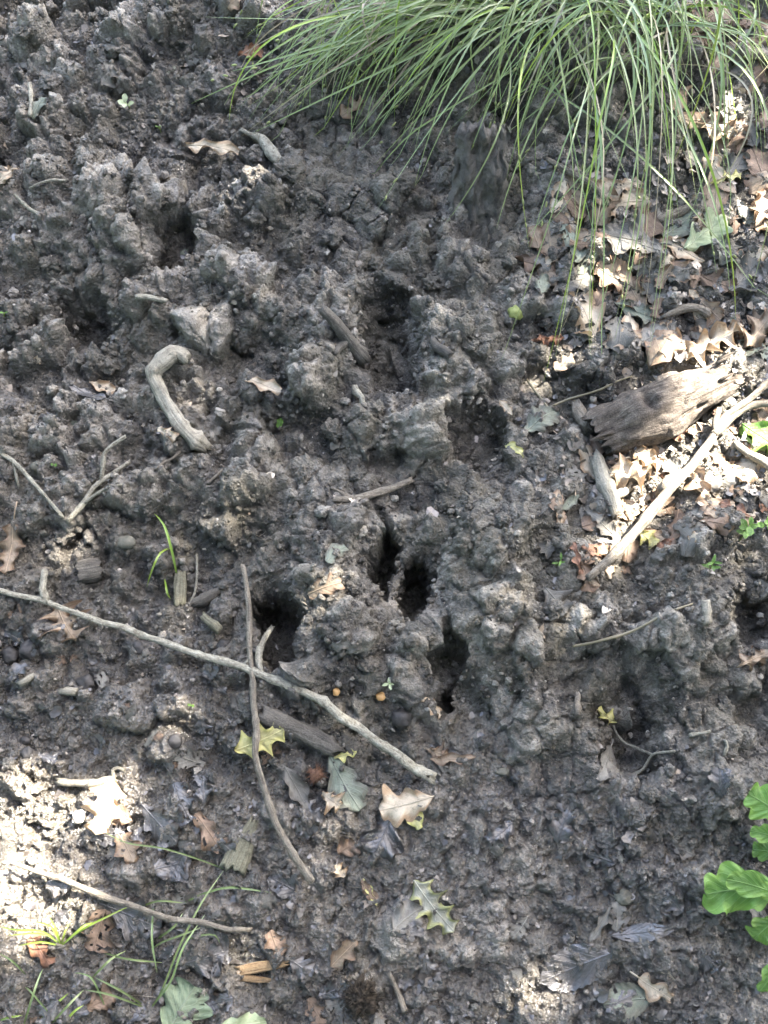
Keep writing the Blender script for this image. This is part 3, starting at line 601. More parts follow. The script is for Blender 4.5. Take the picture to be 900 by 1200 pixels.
# subdivision 3 has 320 faces, 2 has 80, 1 has 20
V, Fs, t, w = join_sets([scatter_crumbs(1400, 2, 0.0022, 0.0065, 26, STEEP, 1.8), scatter_crumbs(600, 3, 0.0050, 0.0115, 22, WT, 2.0), scatter_crumbs(2600, 1, 0.003, 0.012, 27, None, 2.0), scatter_crumbs(3400, 2, 0.0022, 0.0060, 23, WT, 2.0), scatter_crumbs(12500, 1, 0.0010, 0.0028, 24, WT**0.5*(1-0.5*FI), 1.6)])
o = np_mesh('soil_crumbs', V, F3=Fs, attrs={'tone': t, 'wet': w}, mat=CLOD, smooth=False)
tag(o, 'loose dark soil crumbs scattered all over the churned bank', 'soil', kind='stuff'); CRUMBS = o

def scatter_flakes(n, smin, smax, seed, weight, lo, hi, power=2.0):
    """bent, ragged scraps of rotted leaf: 7-gon fans"""
    g = np.random.default_rng(seed); q = V2[ring[g.integers(0, len(ring), n)]] if weight is None else None; p = spots(n, g, weight) if weight is not None else q[:, :2]; z = gz(p[:, 0], p[:, 1]) if weight is not None else q[:, 2]; s = smin+(smax-smin)*g.uniform(0, 1, n)**power
    k = 8; th = np.linspace(0, 2*np.pi, k, endpoint=False)[None]+g.uniform(-0.25, 0.25, (n, k)); rr = g.uniform(0.45, 1.15, (n, k)); asp = g.uniform(0.35, 1, n)[:, None]
    x = rr*np.cos(th); y = rr*np.sin(th)*asp; bend = g.uniform(-0.5, 0.6, n)[:, None]; zz = bend*x*x+g.normal(0, 0.10, (n, k))
    L_ = np.stack([np.concatenate([x, np.zeros((n, 1))], 1), np.concatenate([y, np.zeros((n, 1))], 1), np.concatenate([zz, np.zeros((n, 1))], 1)], -1)
    e = 0.006; A_ = ZB
    nx = -(samp(A_, p[:, 0]+e, p[:, 1])-samp(A_, p[:, 0]-e, p[:, 1]))/(2*e); ny = -(samp(A_, p[:, 0], p[:, 1]+e)-samp(A_, p[:, 0], p[:, 1]-e))/(2*e)
    N_ = np.stack([nx, ny, np.ones(n)], 1)+g.normal(0, 0.36, (n, 3)); N_ /= np.linalg.norm(N_, axis=1)[:, None]
    tx = np.cross(N_, g.normal(0, 1, (n, 3))); tx /= np.linalg.norm(tx, axis=1)[:, None]; ty = np.cross(N_, tx); M_ = np.stack([tx, ty, N_], -1)
    V = np.einsum('nij,nvj->nvi', M_, L_)*s[:, None, None]+np.stack([p[:, 0], p[:, 1], z+0.0004+0.05*s], 1)[:, None, :]
    f = np.array([[i, (i+1) % k, k] for i in range(k)]); Fs = (f[None]+(np.arange(n)*(k+1))[:, None, None]).reshape(-1, 3)
    t = np.repeat(lo+(hi-lo)*g.uniform(0, 1, n)**1.3, k+1); return V.reshape(-1, 3), Fs, t, t*0
one = np.ones_like(ZI)
V, Fs, t, w = join_sets([scatter_flakes(13000, 0.0010, 0.0034, 34, np.clip(0.15+0.85*CI, 0, 1)*(1-0.8*FI), 0.15, 0.8, 1.8), scatter_flakes(2500, 0.0015, 0.004, 35, np.clip(0.1+FI, 0, 1), 0.1, 0.7, 1.8)])
o = np_mesh('soil_flakes', V, F3=Fs, attrs={'tone': t, 'wet': np.full(len(t), 0.35)}, mat=MUD, smooth=False); tag(o, 'thin torn flakes of mud standing up all over the bank', 'soil', kind='stuff')
V, Fs, t, w = join_sets([scatter_flakes(500, 0.004, 0.010, 36, np.clip(FI*WI*WI, 0, 1), 0.0, 0.5), scatter_flakes(1700, 0.002, 0.007, 31, np.clip(0.05+0.9*WI*WI, 0, 1), 0.0, 0.6), scatter_flakes(3200, 0.0025, 0.010, 32, np.clip(0.03+LI, 0, 1), 0.45, 1.0), scatter_flakes(1500, 0.0015, 0.005, 33, one, 0.1, 1.0), scatter_flakes(4000, 0.003, 0.016, 37, None, 0.0, 0.95)])
o = np_mesh('leaf_flakes', V, F3=Fs, attrs={'tone': t}, mat=FLAKE)
tag(o, 'dark flakes and scraps of rotted leaf trodden into the mud', 'leaf litter', kind='stuff')

def fibres(n, seed):
    g = np.random.default_rng(seed); p = spots(n, g, one); VV = []; FF = []; off = 0
    for i in range(n):
        ln = 0.006+0.03*g.uniform()**2.5; a = g.uniform(0, 6.28); c = g.normal(0, 25); m = 6; q = []; x, y = p[i]
        for j in range(m):
            q.append((x, y, float(gz(x, y))+0.001+0.004*g.uniform()*math.sin(j/(m-1)*3.14))); a += c*ln/m; x += math.cos(a)*ln/m; y += math.sin(a)*ln/m
        r = 0.00022+0.0004*g.uniform()**3; V_, F_, _ = tube(q, [r]*m, 3, i, 0.0, cap=False); VV.append(V_); FF.append(np.array(F_)+off); off += len(V_)
    return np.concatenate(VV), np.concatenate(FF)
V, Fs = fibres(1500, 41)
o = np_mesh('root_fibres', V, F4=Fs, mat=M_FIBRE); tag(o, 'fine pale rootlets and straw fibres sticking out of the mud', 'roots', kind='stuff')

# ================================================================ builders for sticks, leaves and blades
def catmull(pts, step=6.0):
    P_ = np.array([(*p, 0.0)[:4] for p in pts], float); out = []
    Q = np.vstack([2*P_[0]-P_[1], P_, 2*P_[-1]-P_[-2]])
    for i in range(1, len(Q)-2):
        n = max(2, int(np.hypot(*(Q[i+1][:2]-Q[i][:2]))/step))
        for k in range(n):
            t = k/n; a, b, c, d = Q[i-1], Q[i], Q[i+1], Q[i+2]
            out.append(0.5*((2*b)+(-a+c)*t+(2*a-5*b+4*c-d)*t*t+(-a+3*b-3*c+d)*t**3))
    out.append(Q[-2]); return np.array(out)
def lay(pts, embed=0.35, stiff=9, step=6.0, lift=0.0, top=82, wob=0.0, seed=0):
    """photo-pixel polyline (u, v, radius px) -> 3-D points resting on the ground, radii in metres"""
    C_ = catmull(pts, step); g = np.random.default_rng(seed+50); nn = len(C_)
    if wob > 0 and nn > 4:
        for ax in (0, 1): C_[:, ax] += wob*np.interp(np.arange(nn), np.linspace(0, nn-1, max(4, nn//4)), g.normal(0, 1, max(4, nn//4)))
        C_[:, 2] *= 1+0.10*np.interp(np.arange(nn), np.linspace(0, nn-1, max(4, nn//3)), g.normal(0, 1, max(4, nn//3)))
        for q in g.integers(1, nn-1, max(1, nn//9)): C_[q, 2] *= 1.22
    H_ = np.array([hit(u, v) for u, v in C_[:, :2]]); k = np.array([mpp(p) for p in H_]); r = np.maximum(C_[:, 2]*k, 0.0005)
    z = H_[:, 2]+r*(1-2*embed)+lift; zs = z.copy(); n = len(z); w = min(stiff, max(1, n//2))
    for _ in range(3):
        p_ = np.pad(zs, w, mode='reflect', reflect_type='odd') if n > w else np.pad(zs, w, mode='edge'); zs = np.array([p_[i:i+2*w+1].mean() for i in range(n)])
    rawz = gz(H_[:, 0], H_[:, 1])+r*(1-2*embed)+lift; zs += max(0, np.percentile(rawz-zs, top))
    if C_.shape[1] > 3: zs += C_[:, 3]
    return np.array([at_z(u, v, zz) for (u, v), zz in zip(C_[:, :2], zs)]), r
def stick(name, label, cat, pts, mat, twigs=(), embed=0.35, stiff=9, sides=10, rough=0.07, seed=1, group=None, lift=0.0, step=6.0, top=82, wob=0.9):
    p, r = lay(pts, embed, stiff, step, lift, top, wob, seed); V, Fc, uv = tube(p, r, sides, seed, rough, flat_end=True)
    if not twigs:
        return tag(mesh_obj(name, V, Fc, mat, uv), label, cat, group)
    o = thing(name, p[0], label, cat, group); part('stem', V, Fc, mat, o, uv)
    for i, tw in enumerate(twigs):
        q, rr = lay(tw, 0.2, stiff, step, lift, top, wob*0.6, seed+i); d = p[np.argmin(np.hypot(p[:, 0]-q[0, 0], p[:, 1]-q[0, 1]))]-q[0]
        q = q+d[None]*np.linspace(1, 0.5, len(q))[:, None]; V, Fc, uv = tube(q, rr, max(6, sides-2), seed+i+9, rough, flat_end=True); part('twig', V, Fc, mat, o, uv)
    return o

def prof_holly(t, W, n, g):
    env = np.clip(np.sin(np.pi*np.clip(t, 0, 1)**0.9), 0, 1)**0.5; f = (n*t+0.35) % 1.0; return W*env*(0.42+0.66*np.abs(2*f-1)**2.6)
def prof_oak(t, W, n, g):
    env = np.clip(np.sin(np.pi*t**1.3), 0, 1)**0.6; return W*env*(0.60+0.40*np.abs(np.sin(np.pi*n*t+0.3))**0.8)
def prof_ovate(t, W, n, g):
    return W*np.clip(np.sin(np.pi*t**0.85), 0, 1)**0.75*(1+0.05*np.sin(t*60))
def prof_scrap(t, W, n, g):
    a, b = g.uniform(0, 6.28, 2); return W*np.clip(np.sin(np.pi*np.clip(t*0.9+0.06, 0, 1)), 0, 1)**0.45*(0.85+0.25*np.sin(5*t+a)+0.2*np.sin(13*t+b))
PROF = {'holly': prof_holly, 'oak': prof_oak, 'ovate': prof_ovate, 'scrap': prof_scrap}
def leaf_mesh(kind, L_, W, g, nt=26, m=6, kc=0.0, ka=0.0, wave=0.0, lobes=4.5, slant=0.3, ragged=0.0, fold=0.0):
    t = np.linspace(0, 1, nt+1); wl_ = PROF[kind](t, W, lobes, g)*(1+0.08*np.sin(t*9+g.uniform(0, 6)))
    wr = PROF[kind](np.clip(t+g.uniform(-0.02, 0.02), 0, 1), W, lobes, g)*(1+0.08*np.sin(t*8+g.uniform(0, 6)))
    s = np.linspace(-1, 1, 2*m+1); T, S = np.meshgrid(t, s, indexing='ij')
    X = np.where(S < 0, S*wl_[:, None], S*wr[:, None]); Y = T*L_+slant*np.abs(X)-0.5*L_; Z = fold*np.abs(X)
    bend = g.uniform(-0.15, 0.15); X = X+bend*L_*(T-0.5)**2
    ph = g.uniform(0, 6.28, 4)
    Z = Z+wave*W*(S*S)*(0.7*np.sin(T*2*np.pi*(lobes if kind == 'holly' else 2.2)+ph[0]+(S > 0)*ph[1])+0.5*np.sin(T*15+ph[2]+3*S))
    Z = Z+0.04*W*np.sin(T*40-np.abs(S)*7)*np.abs(S)**0.5
    if abs(kc) > 1e-3: X, Z = np.sin(kc*X)/kc-Z*np.sin(kc*X), Z*np.cos(kc*X)+(1-np.cos(kc*X))/kc
    if abs(ka) > 1e-3:
        c_ = np.cos(ka*Y); s_ = np.sin(ka*Y); Y, Z = s_/ka-Z*s_, Z*c_+(1-c_)/ka
    V = np.stack([X, Y, Z], -1).reshape(-1, 3); k = 2*m+1; Fc = []; hx, hy = g.uniform(0, 50, 2)
    for i in range(nt):
        for j in range(2*m):
            if ragged > 0:
                ss = abs((s[j]+s[j+1])/2); nn = mnoise.noise((t[i]*5+hx, s[j]*2.5+hy, 0.0))*0.6+mnoise.noise((t[i]*13+hx, s[j]*6+hy, 4.0))*0.4
                if nn+0.25*ss > 0.62-ragged*0.55: continue
            Fc.append((i*k+j, i*k+j+1, (i+1)*k+j+1, (i+1)*k+j))
    UV = np.stack([S*0.5+0.5, T], -1).reshape(-1, 2); mid = [i*k+m for i in range(nt+1)]
    return V, Fc, UV, mid
def unit(v): return v/np.linalg.norm(v)
def leaf(name, label, cat, base, tip, half, kind='oak', mat='tan', kc=0.0, ka=0.0, wave=0.25, lobes=4.5, slant=0.3, ragged=0.0, fold=0.0, roll=0.0, pitch=0.0, drape=0.55,
         lift=0.002, stalk=0.0, rib=True, seed=0, group=None, nt=26, m=6, thing_=None, part_name='leaf', z=None):
    """a leaf whose base and tip lie at two photo pixels, settled on the ground (or at height z for a living leaf)"""
    g = np.random.default_rng(seed+1000); 
    if z is None: a = hit(*base, A=ZBB); b = hit(*tip, A=ZBB)
    else: a = at_z(*base, z[0]); b = at_z(*tip, z[1])
    c = (a+b)/2; L_ = max(np.linalg.norm(b-a), 0.004)*1.02; ydir = unit(b-a); W = half*mpp(c)
    n = normal(c[0], c[1]) if z is None else np.array([0, -0.25, 1.0]); n = unit(n-np.dot(n, ydir)*ydir); x = np.cross(ydir, n)
    n, x = unit(n*math.cos(roll)+x*math.sin(roll)), unit(x*math.cos(roll)-n*math.sin(roll))
    if kind == 'holly': nt = max(nt, 44); slant = 0.12
    V, Fc, UV, mid = leaf_mesh(kind, L_, W, g, nt, m, kc/W, ka/L_, wave, lobes, slant, ragged, fold)
    Wd = c+V[:, :1]*x+V[:, 1:2]*ydir+V[:, 2:]*n
    if z is None:
        gs = gzs(Wd[:, 0], Wd[:, 1]); loc = V[:, 2]
        Wd[:, 2] = Wd[:, 2]*(1-drape)+(gs+0.0015+loc*n[2])*drape
        gr = gz(Wd[:, 0], Wd[:, 1]); Wd[:, 2] += np.percentile(gr-Wd[:, 2], 72)+lift
        Wd[:, 2] = np.maximum(Wd[:, 2], gr-0.004)
    if thing_ is not None: o = part(part_name, Wd, Fc, LEAFM[mat], thing_, UV)
    else: o = tag(mesh_obj(name, Wd, Fc, LEAFM[mat], UV), label, cat, group)
    if rib:
        mp_ = Wd[mid]+n*0.0004; rr = 0.00075*np.clip(W/0.02, 0.6, 1.4)*np.linspace(1, 0.3, len(mp_)); Vr, Fr, ur = tube(mp_[::2], rr[::2], 5, seed, 0.0); part('midrib', Vr, Fr, LEAFM[mat], o, np.full((len(Vr), 2), 0.5))
    if stalk > 0:
        s0 = Wd[mid[0]]; dd = unit(s0-Wd[mid[4]]); pts = [s0-dd*0.002, s0+dd*stalk*0.5*mpp(c)+[0, 0, 0.002], s0+dd*stalk*mpp(c)]
        for q in pts[1:]: q[2] = max(q[2], float(gz(q[0], q[1]))+0.001)
        Vr, Fr, ur = tube(pts, [0.0009, 0.0009, 0.0011], 6, seed, 0.0); part('stalk', Vr, Fr, LEAFM[mat], o, np.full((len(Vr), 2), 0.5))
    return o

def blade_geo(p0, p1, p2, width, n=16, fold=0.25, twist=0.0, kink=None):
    t = np.linspace(0, 1, n+1)[:, None]; C_ = (1-t)**2*p0+2*t*(1-t)*p1+t*t*p2
    T_ = np.gradient(C_, axis=0); T_ /= np.linalg.norm(T_, axis=1)[:, None]+1e-9
    up = np.array([0, -0.35, 1.0]); sd = np.cross(T_, up); sd /= np.linalg.norm(sd, axis=1)[:, None]+1e-9; nn = np.cross(sd, T_)
    tw = twist*t; s2 = sd*np.cos(tw)+nn*np.sin(tw); n2 = np.cross(s2, T_)
    w = width*np.clip(0.55+1.6*t, 0, 1)*np.clip((1-t)*2.2, 0, 1)**0.7*0.5+0.00012
    V = np.stack([C_-s2*w, C_-n2*w*fold*2, C_+s2*w], 1).reshape(-1, 3)
    Fc = [(i*3+j, i*3+j+1, (i+1)*3+j+1, (i+1)*3+j) for i in range(n) for j in (0, 1)]
    UV = np.stack([np.tile([0, .5, 1], n+1), np.repeat(t[:, 0], 3)], -1); return V, Fc, UV, C_, T_

# ================================================================ wood
def rotten_log():
    a = hit(694, 518); b = hit(846, 452); a[2] += 0.016; b[2] += 0.022; ax = b-a; L_ = np.linalg.norm(ax); ax = ax/L_
    s = unit(np.cross(ax, [0, 0, 1.0])); up = np.cross(s, ax); k = mpp(a)
    o = thing('rotten_log', a-[0, 0, 0.03], 'short rotten grey log lying on the leaf litter, one end sunlit', 'log')
    n, m = 90, 56; V = []; UV = []
    for i in range(n+1):
        t = i/n; R_ = k*(24+9*math.sin(math.pi*min(1, t*1.15))**0.8)*(1-0.25*t**3)
        for j in range(m):
            th = 2*math.pi*j/m; cx, cy = math.cos(th), math.sin(th); l = t*L_
            gr = mnoise.noise((cx*4.5, cy*4.5, l*9)); g2 = mnoise.noise((cx*11+4, cy*11, l*16)); g3 = mnoise.noise((cx*1.3, cy*1.3, l*22+7)); g4 = mnoise.noise((cx*20, cy*20, l*60))
            r = R_*(1+0.12*gr+0.09*g2+0.22*g3+0.07*g4)
            # bark plates flaking away on the upper side, broken ends
            pl = mnoise.noise((cx*2+9, cy*2, l*26)); r += R_*0.09*(1 if pl > 0.12 else 0)
            for (tt, th0, w1, w2, dd) in ((0.40, 1.7, 0.04, 0.3, 0.55), (0.72, 1.5, 0.05, 0.2, 0.25), (0.86, 2.0, 0.05, 0.3, 0.3)):
                r -= R_*dd*math.exp(-((t-tt)/w1)**2-((th-th0)/w2)**2)
            end = 0.012*mnoise.noise((cx*3, cy*3, 3.3))*(-1 if t < 0.5 else 1)+0.012*mnoise.noise((cx*9, cy*9, 1.3)); e = max(0, (t-0.8)/0.2) if t > .5 else max(0, (0.2-t)/0.2)
            V.append(a+ax*(l+end*e)+s*(cx*r*1.05)+up*(cy*r*0.82)); UV.append((min(j, m-j)/m, l))
    Fc = [(i*m+j, i*m+(j+1) % m, (i+1)*m+(j+1) % m, (i+1)*m+j) for i in range(n) for j in range(m)]
    part('trunk_wood', V, Fc, W_ROT, o, UV)
    for e, i in ((0, 0), (1, n)):
        ring = np.array(V[i*m:(i+1)*m]); c = ring.mean(0); VV = [*ring]; FF = []; dirn = ax*(1 if e == 0 else -1)
        for q, f in enumerate((0.75, 0.5, 0.25)):
            for j in range(m): VV.append(c+(ring[j]-c)*f+dirn*(0.006+0.010*mnoise.noise((j*0.6, q*1.7, e*5))+0.006*(1-f)))
        VV.append(c+dirn*0.014); U = [(0.1*(q % 7), 0.02*q) for q in range(len(VV))]
        for q in range(3):
            for j in range(m): FF.append((q*m+j, q*m+(j+1) % m, (q+1)*m+(j+1) % m, (q+1)*m+j))
        for j in range(m): FF.append((3*m+j, 3*m+(j+1) % m, 4*m))
        part('broken_end', VV, FF, W_ROT, o, U)
    g = np.random.default_rng(8)
    for i in range(9):                                       # splinters of torn fibre along the top and at the ends
        t = [0.03, 0.06, 0.10, 0.95, 0.98, 0.9, 0.5, 0.62, 0.7][i]; th = g.uniform(0.5, 2.6); R_ = k*27
        p0 = a+ax*(t*L_)+s*(math.cos(th)*R_)+up*(math.sin(th)*R_*0.8); p1 = p0+ax*(0.02*(1 if t > .5 else -1))+up*0.003
        Vt, Ft, Ut = tube([p0-up*0.003, (p0+p1)/2, p1], [0.0028, 0.002, 0.0007], 5, i, 0.1); part('splinter', Vt, Ft, W_ROT, o, Ut)
rotten_log()

def bark_slab():
    a = hit(556, 250); top = hit(556, 178); k = mpp(a); hgt = 104*k; up = unit(unit(top-a)*0.55+np.array([0, 0.0, 0.84])); x = np.array([1.0, 0.03, 0]); nrm = unit(np.cross(x, up)); n, m = 40, 22; rows = []
    for side in (1, -1):
        for i in range(n+1):
            t = i/n
            for j in range(m+1):
                s = j/m*2-1; w = k*(38-12*t+9*mnoise.noise((t*6, (s > 0)*3.0, 1)))
                rag = (0.16*mnoise.noise((s*2.2, 0, 2))+0.10*mnoise.noise((s*6, 0, 8)))*max(0, t-0.5)*2.0
                d = 0.010*(1-0.6*s*s)*side+0.015*mnoise.noise((s*2.5, t*2.6, side))+0.007*mnoise.noise((s*7, t*7, side))+0.003*mnoise.noise((s*18, t*18, side))
                if abs(s) > 0.98 or i == n: d *= 0.15
                p = a-up*0.025+up*((t+rag)*(hgt+0.025))+x*(s*w+0.006*t)+nrm*d; rows.append(p)
    k_ = m+1; off = (n+1)*k_; Fc = []
    for q in (0, 1):
        for i in range(n):
            for j in range(m):
                f = (q*off+i*k_+j, q*off+i*k_+j+1, q*off+(i+1)*k_+j+1, q*off+(i+1)*k_+j); Fc.append(f if q == 0 else f[::-1])
    for i in range(n):
        Fc.append((i*k_, (i+1)*k_, off+(i+1)*k_, off+i*k_)); Fc.append((i*k_+m, off+i*k_+m, off+(i+1)*k_+m, (i+1)*k_+m))
    for j in range(m): Fc.append((n*k_+j, n*k_+j+1, off+n*k_+j+1, off+n*k_+j))
    UV = [(j/m, i/n*0.1) for q in (0, 1) for i in range(n+1) for j in range(m+1)]
    tag(mesh_obj('bark_slab', rows, Fc, M_SLAB, UV), 'upright slab of sodden dark bark under the drooping grass', 'bark')
bark_slab()

stick('hooked_stick', 'thick pale barkless stick with a hooked knobbly end', 'stick', [(220, 421, 8.36, 0.006), (207, 413, 9.24, 0.008), (190, 424, 8.80, 0.009), (180, 436, 8.80, 0.008), (187, 455, 8.36, 0.005), (200, 482, 8.36, 0.002), (216, 504, 8.36, 0), (240, 526, 8.80, -0.006)], W_TAN, seed=3, stiff=3, sides=16, rough=0.09, step=4, wob=0.8)
stick('long_branch', 'long thin pale branch lying across the mud, lichen-grey', 'branch', [(-30, 684, 2.88), (0, 692, 3.06), (55, 705, 3.42), (100, 722, 3.42), (150, 738, 3.96), (230, 765, 4.14), (300, 787, 4.32), (352, 808, 4.50), (400, 838, 4.86), (450, 875, 5.40), (508, 915, 5.94)], W_PALE,
      twigs=[[(62, 706, 3.6), (57, 690, 3.6), (55, 668, 3.2)], [(303, 786, 4.0), (299, 768, 4.0, 0.01), (303, 750, 3.4, 0.018), (316, 731, 3.0, 0.024)], [(304, 748, 2.6, 0.018), (311, 745, 2.4, 0.02), (315, 746, 2.0, 0.02)], [(410, 845, 3, 0.004), (408, 838, 2.2, 0.006)]], seed=5, stiff=14, embed=0.1, lift=0.003, top=90, wob=1.2)
stick('upright_stick', 'slender grey-brown stick lying down the slope across the long branch', 'stick', [(286, 660, 2.50), (289, 700, 2.96), (291, 745, 3.12), (294, 790, 3.28), (298, 850, 3.59), (303, 895, 3.74), (315, 940, 3.90), (335, 985, 4.06), (368, 1032, 3.59)], W_GREY, seed=6, stiff=14, embed=0.1, lift=0.010, top=92, wob=1.5)
stick('buried_stick', 'thick mud-coated stick half sunk below the long branch', 'stick', [(308, 836, 12), (335, 850, 12.5), (365, 864, 12), (396, 880, 10)], W_MUD, seed=7, sides=14, embed=0.45)
stick('root_stick', 'mud-coloured forked stick on the rim of a hoof hole', 'stick', [(378, 362, 6), (395, 380, 8), (410, 398, 8.5), (428, 420, 8)], W_MUD, twigs=[[(408, 396, 6), (398, 405, 5), (391, 413, 4)]], seed=8, sides=12, embed=0.35)
stick('forked_branch', 'grey forked branch leaning past the rotten log, lower half sunlit', 'branch', [(690, 676, 4.90), (722, 645, 5.30), (748, 617, 5.58), (774, 588, 5.78), (800, 556, 5.78), (826, 528, 5.44), (838, 506, 4.76), (848, 487, 4.08), (875, 468, 3.74), (905, 443, 3.40)], W_GREY,
      twigs=[[(838, 512, 4.40), (858, 490, 4.00), (880, 476, 3.60), (910, 474, 3.36)], [(800, 556, 6.40), (784, 563, 6.40, 0.004), (774, 574, 6.00, 0.006)], [(836, 505, 4.00), (835, 490, 3.20, 0.006), (842, 478, 2.72, 0.01)]], seed=9, stiff=10, sides=14, embed=0.05, lift=0.006, top=95, wob=1.3)
stick('stub_stick', 'short pale broken stick propped under the rotten log', 'stick', [(700, 538, 8), (707, 560, 8.5), (716, 582, 8.5), (724, 602, 7)], W_TAN, twigs=[[(717, 585, 5), (729, 578, 4.5), (738, 572, 4)]], seed=10, sides=12, embed=0.3)
stick('stub_stick', 'stubby reddish bark piece against the dark end of the log', 'stick', [(676, 476, 6), (683, 490, 7.5), (690, 505, 7)], W_GREY, seed=11, sides=12, embed=0.3)
stick('thin_branch', 'thin bent grey branch in the sunlit corner by the grass tuft', 'branch', [(14, 1012, 1.8), (40, 1018, 2.4), (62, 1027, 3.4), (90, 1038, 3.4), (130, 1053, 3.6), (170, 1067, 3.4), (200, 1076, 3.2), (240, 1082, 3.2), (296, 1089, 2.4)], W_GREY, seed=12, stiff=12, embed=0.1, lift=0.004, top=96, wob=1.4)
stick('forked_twig', 'pale forked twig with two bent prongs', 'twig', [(78, 610, 2.6), (95, 590, 2.8), (110, 570, 2.8), (130, 556, 2.6), (152, 541, 2.4)], W_PALE, twigs=[[(118, 563, 2.4), (119, 548, 2.2, .006), (121, 532, 2.2, .012), (132, 521, 2.0, .014), (147, 511, 1.8, .016)], [(96, 588, 2), (112, 577, 1.8), (128, 570, 1.6), (142, 567, 1.4)]], seed=13, embed=0.1, lift=0.003)
stick('side_twig', 'grey twig running downhill beside the forked twig, spur at its top', 'twig', [(-15, 524, 2.8), (5, 534, 2.8), (25, 549, 2.6), (45, 572, 2.4), (72, 606, 2.0)], W_PALE, twigs=[[(18, 543, 2), (21, 556, 1.8), (23, 572, 1.5)]], seed=14, embed=0.1, lift=0.003)
stick('bent_twig', 'crooked bark-stripped twig on a mud ridge above the cloven holes', 'twig', [(392, 586, 4), (412, 586, 4.2), (432, 581, 4.2), (446, 576, 3.8), (462, 571, 3.4), (484, 562, 3.0)], W_GREY, twigs=[[(412, 583, 2.4), (402, 577, 2), (388, 570, 1.6)]], seed=15, embed=0.25)
stick('curved_stick', 'short curved pale stick touching the sunlit holly leaf', 'stick', [(68, 917, 4.5), (90, 919, 4.6), (115, 917, 4.8), (135, 911, 4.4)], W_TAN, twigs=[[(132, 912, 2.6), (131, 903, 2.4), (138, 899, 2), (146, 902, 1.8)]], seed=16, embed=0.15)
stick('ash_stick', 'bleached driftwood-like stick below the outermost drooping grass tips', 'stick', [(296, 157, 4, 0.004), (306, 162, 6), (315, 174, 7), (330, 192, 7)], W_PALE, twigs=[[(304, 160, 3), (292, 156, 2.4), (284, 152, 2)]], seed=17, embed=0.25)
